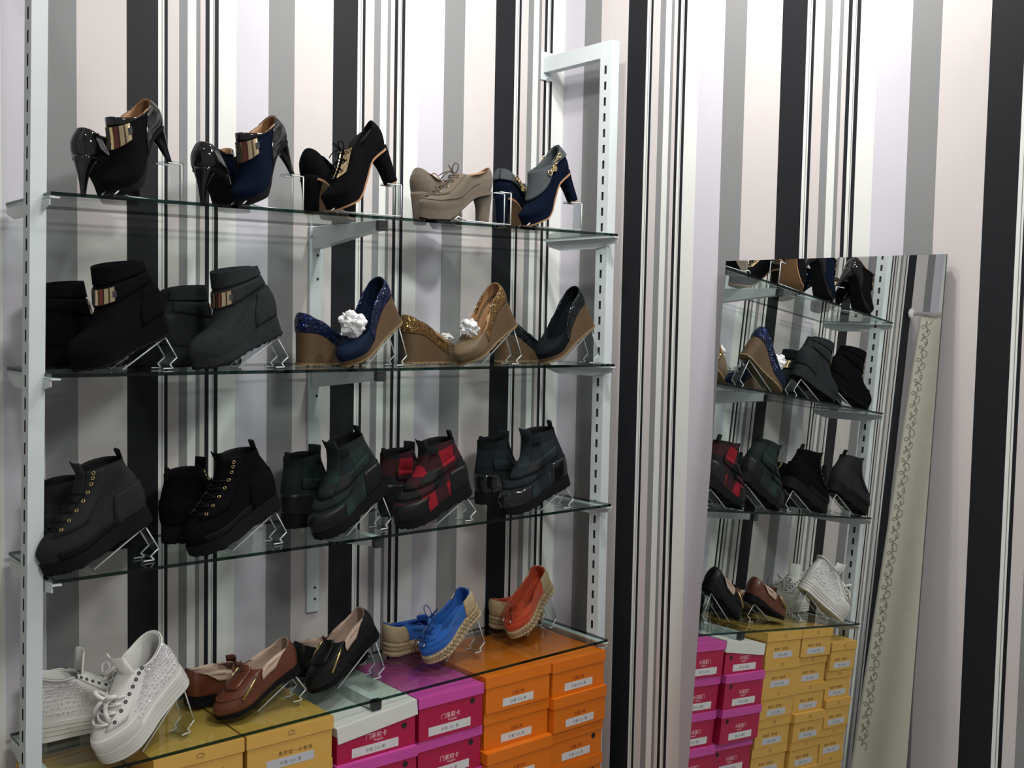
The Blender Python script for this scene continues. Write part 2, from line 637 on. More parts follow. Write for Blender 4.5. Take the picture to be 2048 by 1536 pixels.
NAVY_V = mat('navy_vamp', (0.004, 0.010, 0.028), rough=0.7, spec=.12)
GOLD_V = mat('tan_fabric_vamp', (0.125, 0.088, 0.045), rough=0.6, noise=0.15, nscale=100)
BLACK_V = mat('black_fabric_vamp', (0.003, 0.005, 0.007), rough=0.7, spec=.12)
PLAID_G = mat_plaid('dark_green_plaid', (0.008, 0.013, 0.013), (0.016, 0.034, 0.030), (0.012, 0.020, 0.020))
PLAID_R = mat_plaid('red_black_plaid', (0.010, 0.010, 0.012), (0.24, 0.010, 0.020), (0.035, 0.010, 0.013))
PLAID_K = mat_plaid('black_blue_plaid', (0.008, 0.011, 0.014), (0.020, 0.030, 0.036), (0.012, 0.017, 0.021))
BLUE_S = mat('bright_blue_suede', (0.008, 0.105, 0.42), rough=0.8, sheen=0.2, noise=0.1, nscale=60)
ORANGE_S = mat('orange_red_suede', (0.50, 0.060, 0.014), rough=0.8, sheen=0.2, noise=0.1, nscale=60)
JUTE = mat('woven_jute', (0.42, 0.33, 0.19), rough=0.9, noise=0.3, nscale=60)
RHINE = mat('rhinestone', (0.80, 0.80, 0.86), rough=0.06, metal=0.55)
DARKBR = mat('dark_bronze', (0.06, 0.045, 0.03), rough=0.4, metal=0.6)
PINK_D = mat('reddish_metal', (0.22, 0.07, 0.06), rough=0.25, metal=1.0)

FOOT = [(0, .026), (.12, .0285), (.3, .0275), (.45, .0290), (.62, .0365), (.75, .0395), (.88, .036), (1.0, .030)]


class Last:
    def __init__(s, L, zs, loops, foot=FOOT, toe=0.22, point=0.5):
        s.L, s.zs, s.loops, s.foot, s.toe, s.point = L, zs, loops, foot, toe, point
        full = []
        for lp in loops:
            d = dict(w=1.0, mix=0.0, wa=.032, c=1.0, dip=0.0)
            d.update(lp)
            full.append(d)
        s.keys = full
        n = len(full) - 1
        s.tr = {k: [(i / n, full[i][k]) for i in range(n + 1)] for k in ('xf', 'zf', 'xb', 'zb', 'w', 'mix', 'wa', 'c', 'dip')}

    def z0(s, x):
        return pl(s.zs, min(max(x, 0), s.L))

    def fw(s, t):
        f = pl(s.foot, t)
        if t < .11:
            q = (.11 - t) / .11
            f *= math.sqrt(max(0, 1 - q * q))
        if t > 1 - s.toe:
            q = (t - (1 - s.toe)) / s.toe
            f *= max(0, 1 - q ** 2.2) ** s.point
        return f

    def P(s, v, th):
        v = min(max(v, 0), 1)
        g = {k: pl(a, v) for k, a in s.tr.items()}
        t = (1 + math.cos(th)) / 2
        sg = 1 if math.sin(th) >= 0 else -1
        x = g['xb'] + t * (g['xf'] - g['xb'])
        f = (1 - g['mix']) * s.fw(t) * g['w'] + g['mix'] * g['wa'] * abs(math.sin(th)) ** 0.9
        z = g['zb'] + t * (g['zf'] - g['zb'])
        lin = s.zs[0][1] + (s.zs[-1][1] - s.zs[0][1]) * min(max(x / s.L, 0), 1)
        z += g['c'] * (s.z0(x) - lin) - g['dip'] * 4 * t * (1 - t)
        return Vector((x, sg * f, z))

    def N(s, v, th):
        e = .03
        a = s.P(v, th + e) - s.P(v, th - e)
        b = s.P(min(1, v + e), th) - s.P(max(0, v - e), th)
        n = a.cross(b)
        if n.length < 1e-12:
            return Vector((0, 0, 1))
        return n.normalized()


def grid_faces(bm, rows, closed, mi=0):
    for i in range(len(rows) - 1):
        n = len(rows[i])
        for k in range(n if closed else n - 1):
            a, b, c, d = rows[i][k], rows[i][(k + 1) % n], rows[i + 1][(k + 1) % n], rows[i + 1][k]
            try:
                f = bm.faces.new((a, b, c, d))
                f.material_index = mi
            except ValueError:
                pass


def shell(last, name, M, root, v0=0., v1=1., nv=18, nth=56):
    bm = bmesh.new()
    rows = []
    for i in range(nv + 1):
        v = v0 + (v1 - v0) * i / nv
        rows.append([bm.verts.new(last.P(v, 2 * PI * k / nth)) for k in range(nth)])
    grid_faces(bm, rows, True)
    return obj(name, bm, M, root, True)


def lining(last, M, root, depth=0.2, off=.0026, nth=56, name='lining'):
    bm = bmesh.new()
    rows = [[bm.verts.new(last.P(1, 2 * PI * k / nth)) for k in range(nth)]]
    for i in range(11):
        v = 1 - (1 - depth) * i / 10
        row = []
        for k in range(nth):
            th = 2 * PI * k / nth
            p = last.P(v, th)
            n = last.N(v, th)
            q = p - n * off
            if i == 0:
                q.z = p.z - .0003
            row.append(bm.verts.new(q))
        rows.append(row)
    grid_faces(bm, rows, True)
    return obj(name, bm, M, root, True)


def patch(last, name, M, root, v0, v1, a0, a1, off=.0008, thick=.0015, nv=6, na=12, fn=None, label=None, ext=0.0, smooth=True):
    """slab lying on the upper between heights v0-v1 and angles a0-a1 (degrees, 0 = toe side); ext lengthens it past the collar"""
    bm = bmesh.new()
    lay = []
    for o in (off, off + thick):
        rows = []
        for i in range(nv + 1):
            fv = i / nv
            row = []
            for k in range(na + 1):
                fa = k / na
                aa0, aa1 = (a0, a1) if fn is None else fn(fv, a0, a1)
                th = math.radians(aa0 + (aa1 - aa0) * fa)
                v = v0 + (v1 - v0) * fv
                p = last.P(v, th) + last.N(v, th) * o
                if ext and v > .999:
                    p = p + Vector((ext * .25, 0, ext))
                row.append(bm.verts.new(p))
            rows.append(row)
        grid_faces(bm, rows, False)
        lay.append(rows)
    A, B = lay
    edge = lambda R: R[0] + [r[-1] for r in R[1:]] + R[-1][-2::-1] + [r[0] for r in R[-2:0:-1]]
    ea, eb = edge(A), edge(B)
    n = len(ea)
    for i in range(n):
        bm.faces.new((ea[i], ea[(i + 1) % n], eb[(i + 1) % n], eb[i]))
    return obj(name, bm, M, root, smooth, label)


def sole(last, name, M, root, bot, welt=.002, up=.002, nth=90, x0=0.0, x1=9, tooth=0.0, tlen=.009, flare=0.0, label=None, top=None):
    """outsole: from the feather edge down to bot(x)"""
    bm = bmesh.new()
    T, Mi, B = [], [], []
    ths = [2 * PI * k / nth for k in range(nth)]
    for th in ths:
        p = last.P(0, th)
        q1 = last.P(0, th + .03)
        q0 = last.P(0, th - .03)
        t = (q1 - q0)
        n = Vector((t.y, -t.x, 0)) if t.length else Vector((1, 0, 0))
        n.normalize()
        if n.dot(Vector((p.x - last.L * .5, p.y, 0))) < 0:
            n = -n
        x = min(max(p.x, x0), x1)
        s = 1.0 if x0 <= p.x <= x1 else 1.0
        ztop = (last.z0(x) if top is None else top(x)) + up
        zb = bot(x)
        if tooth:
            ph = (x / tlen) % 1.0
            zb += tooth * (0 if ph < .5 else 1)
        pt = Vector((x, p.y, ztop)) + n * welt
        pb = Vector((x, p.y, zb)) + n * (welt + flare)
        T.append(bm.verts.new(pt))
        Mi.append(bm.verts.new((pt + pb) / 2))
        B.append(bm.verts.new(pb))
    grid_faces(bm, [T, Mi, B], True)
    for R in (T, B):
        h = nth // 2
        for k in range(h):
            a, b = R[k], R[k + 1]
            c, d = R[(nth - k - 1) % nth], R[(nth - k) % nth]
            vs = []
            for q in (a, b, c, d):
                if q not in vs:
                    vs.append(q)
            if len(vs) >= 3:
                try:
                    bm.faces.new(vs)
                except ValueError:
                    pass
    bmesh.ops.remove_doubles(bm, verts=bm.verts, dist=1e-6)
    return obj(name, bm, M, root, False, label)


def insole(last, M, root, up=.003):
    bm = bmesh.new()
    rows = []
    for i in range(22):
        t = .015 + .97 * i / 21
        f = last.fw(t) * .96
        x = last.L * t
        rows.append([bm.verts.new((x, f * y, last.z0(x) + up)) for y in (-1, -.5, 0, .5, 1)])
    grid_faces(bm, rows, False)
    return obj('insole', bm, M, root, True)


def heel(last, M, root, keys, nth=24, name='heel', label=None, tip=None):
    """keys: (z, x0, x1, half width) from the seat down"""
    bm = bmesh.new()
    rows = []
    sub = []
    for i in range(len(keys) - 1):
        for j in range(4):
            f = j / 4
            sub.append(i + f)
    sub.append(len(keys) - 1)
    tr = [[(i, k[c]) for i, k in enumerate(keys)] for c in range(4)]
    for s in sub:
        z, a, b, hw = [pl(c, s) for c in tr]
        row = []
        for k in range(nth):
            th = 2 * PI * k / nth
            c_, s_ = math.cos(th), math.sin(th)
            ex = .75
            x = (a + b) / 2 + (b - a) / 2 * math.copysign(abs(c_) ** ex, c_)
            y = hw * math.copysign(abs(s_) ** ex, s_)
            zz = z
            if s == 0:
                zz = last.z0(x) + .001
            row.append(bm.verts.new((x, y, zz)))
        rows.append(row)
    grid_faces(bm, rows, True)
    bm.faces.new(rows[0])
    bm.faces.new(rows[-1][::-1])
    o = obj(name, bm, M, root, True, label)
    z, a, b, hw = keys[-1]
    if tip is not None:
        bm = bmesh.new()
        bmesh.ops.create_cone(bm, cap_ends=True, segments=16, radius1=1, radius2=1, depth=.004)
        bmesh.ops.transform(bm, verts=bm.verts, matrix=Matrix.Translation(((a + b) / 2, 0, z - .0022)) @ Matrix.Diagonal(((b - a) / 2 * .98, hw * .98, 1, 1)))
        obj('heel_tip', bm, tip, o, False)
    return o


_ring_mesh = {}


def ring_mesh(R, r, M, key):
    if key not in _ring_mesh:
        bm = bmesh.new()
        tube(bm, [(R * math.cos(2 * PI * k / 12), R * math.sin(2 * PI * k / 12), 0) for k in range(12)], r, 6, True)
        me = bpy.data.meshes.new('eyelet')
        bmesh.ops.recalc_face_normals(bm, faces=bm.faces)
        bm.to_mesh(me)
        bm.free()
        me.materials.append(M)
        for p in me.polygons:
            p.use_smooth = True
        _ring_mesh[key] = me
    return _ring_mesh[key]


def eyelets(last, root, spots, M, R=.0032, r=.0011, off=.002):
    me = ring_mesh(R, r, M, (M.name, R))
    for v, a in spots:
        th = math.radians(a)
        p, n = last.P(v, th), last.N(v, th)
        inst('eyelet', me, Matrix.Translation(p + n * off) @ n.to_track_quat('Z', 'Y').to_matrix().to_4x4(), root)


def lace(last, root, spots, M, r=.0014, lift=.0035, name='lace'):
    bm = bmesh.new()
    for i in range(len(spots)):
        v, a = spots[i]
        for (va, aa, vb, ab) in ((v, -a, v, a),) + (((v, a, spots[i + 1][0], -spots[i + 1][1]),) if i + 1 < len(spots) else ()):
            pts = []
            for k in range(7):
                f = k / 6
                vv, th = va + (vb - va) * f, math.radians(aa + (ab - aa) * f)
                pts.append(last.P(vv, th) + last.N(vv, th) * (lift + .002 * math.sin(PI * f)))
            tube(bm, pts, r, 6)
    return obj(name, bm, M, root, True)


def bow(p, root, M, s=.022, r=.0013, name='bow', up=1.0, flop=.6):
    bm = bmesh.new()
    for sg in (-1, 1):
        loop = []
        for k in range(13):
            a = 2 * PI * k / 12
            loop.append(p + Vector((s * .35 * math.sin(a) * .8, sg * s * (1 - math.cos(a)) * .5, s * up * (.5 - .5 * math.cos(a)) * .9 + s * .25 * math.sin(a))))
        tube(bm, loop, r, 6)
        tube(bm, [p, p + Vector((s * .5, sg * s * .3, s * .12)), p + Vector((s * 1.0, sg * s * .6, -s * .1 * flop)), p + Vector((s * 1.3, sg * s * .9, -s * .6 * flop))], r, 6)
    bmesh.ops.create_uvsphere(bm, u_segments=8, v_segments=6, radius=r * 2.2, matrix=Matrix.Translation(p))
    return obj(name, bm, M, root, True)


def pull_tab(last, root, M, h=.020, wd=6):
    bm = bmesh.new()
    p = last.P(1, PI)
    pts = [(p.x + .001, p.z - .018), (p.x - .0012, p.z), (p.x - .002, p.z + h * .8), (p.x + .001, p.z + h), (p.x + .004, p.z + h * .8), (p.x + .0035, p.z - .008)]
    strip(bm, pts, .014, .0016)
    return obj('pull_tab', bm, M, root, True)


def plate(last, root, v0, v1, a, bars=8):
    """bar-shaped metal plate across the instep: vertical bars on a dark backing"""
    base = patch(last, 'metal_plate', DARKBR, root, v0, v1, -a, a, .002, .0022, 5, 20, label='plate of upright gold coloured bars', smooth=False)
    bw = 2 * a / bars
    for i in range(bars):
        a0 = -a + bw * i + bw * .1
        M = {2: BRASS, 5: PINK_D, 3: STEELIN}.get(i if a0 < 0 else i, GOLD)
        patch(last, 'plate_bar', M, base, v0 + .004, v1 - .004, a0, a0 + bw * .74, .0042, .0012, 3, 3, smooth=False)
    for sg in (-1, 1):
        m_ = (v0 + v1) / 2
        patch(last, 'plate_notch', STEELIN, base, m_ - (v1 - v0) * .2, m_ + (v1 - v0) * .2, sg * (a - bw * .5), sg * (a + bw * .15), .0056, .0008, 3, 3, smooth=False)
    return base


CHILD_SOLE = ('sole', 'heel', 'wedge_heel', 'platform', 'heel_tip', 'tread', 'jute_sole')


def pose(root, anchor, px, Y, shelf, yaw, pitch=0., roll=0.):
    """stand the shoe on a glass shelf: toe or heel at the spot (px column, depth Y), sole resting on the glass"""
    L = root['len']
    X = px if isinstance(px, float) else at(px, 400 if shelf == 0 else 735 if shelf == 1 else 1080 if shelf == 2 else 1400, 1, Y).x
    dx = math.cos(math.radians(yaw)) * (-L if anchor == 'toe' else L)
    z = max(shz(shelf, X), shz(shelf, X + dx)) + .0012
    R = Matrix.Rotation(math.radians(yaw), 4, 'Z') @ Matrix.Rotation(math.radians(pitch), 4, 'Y') @ Matrix.Rotation(math.radians(roll), 4, 'X')
    zmin, vmin = 9, None
    for ch in list(root.children) + [g for c in root.children for g in c.children]:
        if ch.type == 'MESH':
            loc = ch.matrix_local
            for v in ch.data.vertices:
                q = R @ (loc @ v.co)
                if q.z < zmin:
                    zmin, vmin = q.z, q
    a = R @ Vector((L if anchor == 'toe' else 0.0, 0, 0))
    loc = Vector((X - a.x, Y - a.y, z - zmin))
    root.matrix_world = Matrix.Translation(loc) @ R
    return root


def dup(root):
    r = root.copy()
    COL.objects.link(r)
    for ch in list(root.children):
        c = ch.copy()
        COL.objects.link(c)
        c.parent = r
        for g in list(ch.children):
            d = g.copy()
            COL.objects.link(d)
            d.parent = c
    return r


def new_shoe(name, L):
    r = empty(name)
    r['len'] = L
    return r


def D(xf, zf, xb, zb, **k):
    return dict(xf=xf, zf=zf, xb=xb, zb=zb, **k)


# ---- kinds of shoe
def heeled_zs(h, L, plat=.012):
    k = L / .19
    return [(0, h), (.03 * k, h - .002), (.062 * k, h * .80), (.096 * k, h * .42), (.125 * k, plat + .006), (.155 * k, plat), (L, plat + .005)]


def plate_heel(name, vamp, quarter):
    L = .19
    root = new_shoe(name, L)
    zs = heeled_zs(.083, L)
    la = Last(L, zs, [D(L, .017, 0, .083), D(L + .001, .034, -.004, .097, w=1.05, c=.97), D(.172, .054, -.005, .110, w=1.0, c=.85),
                      D(.148, .072, -.003, .120, w=.93, mix=.2, c=.55, wa=.031), D(.128, .100, .001, .128, w=.85, mix=.45, c=.25, wa=.031),
                      D(.112, .140, .006, .137, mix=.8, w=.8, wa=.030, c=0, dip=.018)], toe=.30, point=.62)
    shell(la, 'vamp', vamp, root)
    patch(la, 'quarter', quarter, root, 0.0, 1.0, 98, 262, .0006, .0010, 18, 30, fn=lambda f, a, b: (a + 22 * f, b - 22 * f), label='shiny black patent quarter')
    patch(la, 'strap', quarter, root, .93, 1.0, -130, 130, .0018, .0014, 3, 36, label='narrow black strap along the top edge')
    plate(la, root, .72, .92, 55)
    lining(la, TAN_L, root)
    insole(la, TAN_L, root)
    sole(la, 'sole', RUB_K, root, lambda x: pl([(0, .079), (.05, .066), (.09, .036), (.12, .012), (.14, .001), (.172, .001), (L, .008)], x), welt=.0005)
    heel(la, quarter, root, [(.080, -.002, .052, .0255), (.066, .000, .034, .019), (.045, .002, .022, .011), (.02, .005, .017, .0065), (.004, .006, .0155, .005)], tip=RUB_K)
    return root


def lace_heel(name, up, sole_m, metal, heel_m, h=.088, block=True, plat=.014):
    L = .195
    root = new_shoe(name, L)
    zs = heeled_zs(h, L, plat)
    la = Last(L, zs, [D(L, plat + .005, 0, h), D(L + .001, plat + .024, -.004, h + .015, w=1.05, c=.97), D(.178, plat + .044, -.006, h + .030, w=1.02, c=.85),
                      D(.150, plat + .060, -.005, h + .043, w=.95, mix=.15, c=.6, wa=.032), D(.120, plat + .080, -.001, h + .053, w=.85, mix=.45, c=.3, wa=.032),
                      D(.098, plat + .102, .004, h + .063, mix=.8, w=.8, wa=.031, c=0, dip=.014)], toe=.28, point=.58)
    shell(la, 'upper', up, root)
    lining(la, TAN_L if metal is None else RUB_K, root)
    insole(la, TAN_L, root)
    sp = [(.58, 24), (.70, 27), (.82, 30), (.93, 33)]
    if metal is not None:
        for s in (-1, 1):
            patch(la, 'eyelet_plate', metal, root, .60, .98, s * 16, s * 46, .0015, .0016, 6, 4, label='gold coloured lace plate', smooth=False)
        lace(la, root, sp, SUEDE_K, lift=.006)
        bow(la.P(.97, 0) + Vector((.003, 0, .006)), root, SUEDE_K, .020)
    else:
        for s in (-1, 1):
            patch(la, 'eyestay', up, root, .48, 1.0, s * 16, s * 52, .0006, .0014, 6, 4)
        eyelets(la, root, [(v, s * a) for v, a in sp for s in (-1, 1)], BRASS, .0028, .0009, .003)
        lace(la, root, sp, mat('brown_lace', (0.10, 0.07, 0.05), rough=.9), lift=.006)
        bow(la.P(.97, 0) + Vector((.003, 0, .006)), root, mat('brown_lace', (0.10, 0.07, 0.05), rough=.9), .022)
        patch(la, 'toe_seam', up, root, .30, .335, -120, 120, .0006, .0012, 2, 30)
    if metal is None:
        sole(la, 'platform', up, root, lambda x: pl([(0, h - .006), (.05, h - .018), (.09, .034), (.118, .010), (.136, .003), (.178, .003), (L, .008)], x), welt=.0012, up=.001)
        sole(la, 'sole', sole_m, root, lambda x: pl([(0, h - .008), (.05, h - .02), (.09, .032), (.118, .008), (.136, .0), (.178, .0), (L, .005)], x), welt=.0005,
             top=lambda x: pl([(0, h - .006), (.05, h - .018), (.09, .034), (.118, .010), (.136, .003), (.178, .003), (L, .008)], x), up=-.0002)
    else:
        sole(la, 'platform', up, root, lambda x: pl([(0, h - .003), (.05, h - .015), (.09, .036), (.118, .012), (.136, .004), (.178, .004), (L, .009)], x), welt=.0004, up=.001)
        sole(la, 'sole', sole_m, root, lambda x: pl([(0, h - .008), (.05, h - .02), (.09, .030), (.118, .007), (.136, .0), (.178, .0), (L, .005)], x), welt=.0014,
             top=lambda x: pl([(0, h - .003), (.05, h - .015), (.09, .036), (.118, .012), (.136, .004), (.178, .004), (L, .009)], x), up=-.0002, label='tan edged sole')
    heel(la, heel_m, root, [(h - .003, -.003, .050, .0265), (h * .75, -.002, .040, .022), (h * .4, .001, .034, .0185), (.004, .004, .034, .0175)], tip=TAN_SOLE if metal is not None else RUB_K)
    return root, la


def collar_heel(name):
    root, la = lace_heel_base(name)
    return root


def lace_heel_base(name):
    L, h, plat = .19, .085, .012
    root = new_shoe(name, L)
    zs = heeled_zs(h, L, plat)
    la = Last(L, zs, [D(L, plat + .005, 0, h), D(L + .001, plat + .022, -.004, h + .013, w=1.05, c=.97), D(.172, plat + .042, -.006, h + .028, w=1.0, c=.85),
                      D(.146, plat + .060, -.005, h + .043, w=.93, mix=.15, c=.6, wa=.032), D(.122, plat + .088, -.001, h + .055, w=.85, mix=.45, c=.3, wa=.032),
                      D(.108, plat + .112, .004, h + .070, mix=.8, w=.8, wa=.031, c=0, dip=.014)], toe=.28, point=.58)
    shell(la, 'upper', SUEDE_N, root)
    col = patch(la, 'collar', FELT_G, root, .58, 1.0, -178, 178, .0015, .0035, 10, 60, label='turned down grey felt collar')
    lining(la, FELT_G, root)
    insole(la, TAN_L, root)
    for s in (-1, 1):
        pts = []
        for k in range(11):
            f = k / 10
            v, a = .93 - .2 * f - .10 * math.sin(PI * f), 120 - 45 * f
            th = math.radians(s * (a))
            pts.append((v, th))
        me = ring_mesh(.0042, .0012, GOLD, ('chain', 1))
        for k, (v, th) in enumerate(pts):
            p, n = la.P(v, th), la.N(v, th)
            q = n.to_track_quat('Z', 'Y').to_matrix().to_4x4() @ Matrix.Rotation(PI / 3 * (k % 2), 4, 'X')
            S = 1.5 if k in (0, 10) else 1.0
            inst('chain_link', me, Matrix.Translation(p + n * .008) @ q @ Matrix.Scale(S, 4), root)
        v, th = pts[5]
        p, n = la.P(v - .1, th), la.N(v, th)
        bm = bmesh.new()
        bmesh.ops.create_cone(bm, cap_ends=True, segments=18, radius1=.0075, radius2=.0075, depth=.0016)
        bmesh.ops.transform(bm, verts=bm.verts, matrix=Matrix.Translation(p + n * .009) @ n.to_track_quat('Z', 'Y').to_matrix().to_4x4())
        obj('coin_charm', bm, BRASS, root)
    sole(la, 'platform', SUEDE_N, root, lambda x: pl([(0, h - .003), (.05, h - .015), (.09, .036), (.118, .011), (.136, .004), (.172, .004), (L, .009)], x), welt=.0004, up=.001)
    sole(la, 'sole', TAN_SOLE, root, lambda x: pl([(0, h - .008), (.05, h - .02), (.09, .030), (.118, .007), (.136, .0), (.172, .0), (L, .005)], x), welt=.0012,
         top=lambda x: pl([(0, h - .003), (.05, h - .015), (.09, .036), (.118, .011), (.136, .004), (.172, .004), (L, .009)], x), up=-.0002, label='tan edged sole')
    heel(la, SUEDE_N, root, [(h - .003, -.003, .046, .0255), (h * .75, -.001, .034, .020), (h * .4, .001, .028, .0165), (.004, .003, .027, .0155)], tip=TAN_SOLE)
    return root, la


def wedge_pump(name, vamp, quarter, wedge_m, tread_m, lin):
    L = .212
    root = new_shoe(name, L)
    zs = [(0, .078), (.04, .072), (.09, .047), (.13, .022), (.165, .015), (L, .020)]
    la = Last(L, zs, [D(L, .020, 0, .078), D(L + .001, .034, -.003, .092, w=1.04), D(.202, .049, -.003, .103, w=1.03, c=.95),
                      D(.180, .060, -.001, .113, w=.97, c=.9), D(.156, .067, .003, .124, w=.88, c=.85, dip=.016)], toe=.26, point=.5)
    shell(la, 'vamp', vamp, root)
    patch(la, 'quarter', quarter, root, 0.02, 1.0, 78, 282, .0004, .0010, 14, 34, label='glittering heel half of the upper')
    lining(la, lin, root, .25)
    insole(la, lin, root)
    bt = lambda x: pl([(0, .006), (.15, .006), (.18, .007), (L, .012)], x)
    sole(la, 'wedge_heel', wedge_m, root, bt, welt=.0008, flare=-.001, up=.001)
    sole(la, 'tread', tread_m, root, lambda x: bt(x) - .006, welt=.0016, top=bt, up=0, tooth=.0022, tlen=.012)
    return root


def wedge_boot(name, up, lab):
    L = .232
    root = new_shoe(name, L)
    zs = [(0, .046), (.05, .042), (.11, .028), (.16, .018), (L, .022)]
    la = Last(L, zs, [D(L, .022, 0, .046), D(L + .002, .042, -.004, .060, w=1.05), D(.216, .066, -.007, .080, w=1.03, c=.9), D(.168, .084, -.004, .100, w=.95, c=.6, mix=.1, wa=.034),
                      D(.140, .106, .003, .120, w=.88, mix=.5, wa=.035, c=.2), D(.124, .142, .009, .142, mix=.85, wa=.036, c=0), D(.112, .182, .012, .162, mix=1, wa=.037, c=0, dip=-.004)], toe=.3, point=.5)
    shell(la, 'upper', up, root, nv=24)
    patch(la, 'shaft_fold', up, root, .86, 1.0, -165, 165, .001, .0022, 8, 50)
    lining(la, up, root, .5)
    insole(la, RUB_K, root)
    patch(la, 'ankle_strap', up, root, .68, .84, -150, 150, .001, .0018, 4, 44)
    plate(la, root, .695, .825, 50)
    patch(la, 'counter_seam', up, root, .03, .62, 112, 248, .0006, .0014, 8, 24)
    bt = lambda x: pl([(0, .004), (.16, .004), (.2, .006), (L, .014)], x)
    sole(la, 'sole', up, root, bt, welt=.0012, up=.002)
    sole(la, 'tread', RUB_K, root, lambda x: bt(x) - .004, welt=.002, top=bt, up=.001, tooth=.003, tlen=.016)
    return root


def ankle_boot(name, up, side, kind, sole_t=.030, hgt=.0, L=.232, lin=None):
    root = new_shoe(name, L)
    T = sole_t
    zs = [(0, T + .004), (.05, T + .002), (.11, T - .002), (.16, T - .006), (L, T - .002)]
    la = Last(L, zs, [D(L, T - .002, 0, T + .004), D(L + .002, T + .020, -.005, T + .020, w=1.06), D(L - .018, T + .044, -.008, T + .045, w=1.04, c=.8), D(.172, T + .062, -.006, T + .070, w=.96, c=.4, mix=.1, wa=.036),
                      D(.128, T + .084, -.001, T + .088 + hgt * .5, w=.9, mix=.5, wa=.037, c=.1), D(.100, T + .112 + hgt * .6, .004, T + .104 + hgt, mix=.85, wa=.038, c=0),
                      D(.090, T + .132 + hgt, .004, T + .118 + hgt, mix=1, wa=.039, c=0, dip=-.003)], toe=.34, point=.45)
    shell(la, 'upper', up, root, nv=24)
    lining(la, lin or RUB_K, root, .45)
    insole(la, RUB_K, root)
    bt = lambda x: pl([(0, .003), (.17, .003), (.2, .005), (L, .013)], x)
    sole(la, 'sole', RUB_K, root, bt, welt=.004, up=.003)
    sole(la, 'tread', RUB_K, root, lambda x: bt(x) - .003, welt=.0036, top=bt, up=.001, tooth=.0024, tlen=.009)
    pull_tab(la, root, RUB_K if kind != 'plaid' else up)
    if kind == 'eyelet':
        patch(la, 'tongue', up, root, .45, 1.0, -26, 26, .001, .003, 8, 8, ext=.020)
        for s in (-1, 1):
            patch(la, 'eyestay', side, root, .36, .985, s * 24, s * 74, .001, .0018, 10, 6)
        patch(la, 'heel_counter', side, root, .02, .45, 108, 252, .001, .0018, 8, 24)
        patch(la, 'side_band', RUB_K, root, .03, .16, 40, 130, .001, .0014, 4, 20)
        patch(la, 'side_band', RUB_K, root, .03, .16, -130, -40, .001, .0014, 4, 20)
        sp = [(.42 + .075 * k, 27 + 2.2 * k) for k in range(8)]
        eyelets(la, root, [(v, s * (a + 6)) for v, a in sp for s in (-1, 1)], BRASS, .0030, .0011, .0035)
        lace(la, root, sp[:5], RUB_K, lift=.006)
    else:
        patch(la, 'tongue', up, root, .5, 1.0, -30, 30, .001, .003, 8, 8, ext=.016)
        patch(la, 'toe_cap', side, root, .0, .30, -70, 70, .0006, .0014, 8, 24)
        patch(la, 'ankle_strap', up, root, .50, .68, -128, 128, .0012, .0028, 4, 44, label='wide strap across the ankle')
        for s in (-1, 1):
            patch(la, 'strap_buckle', CHAR_L, root, .515, .665, s * 38, s * 72, .0044, .0014, 4, 6, label='dark square buckle')
        patch(la, 'collar_band', up, root, .84, .97, -60, 60, .0012, .0022, 4, 24)
        patch(la, 'instep_strap', up, root, .36, .47, -85, 85, .0008, .0020, 3, 24)
        patch(la, 'heel_counter', side, root, .02, .42, 112, 248, .0006, .0014, 8, 24)
    return root


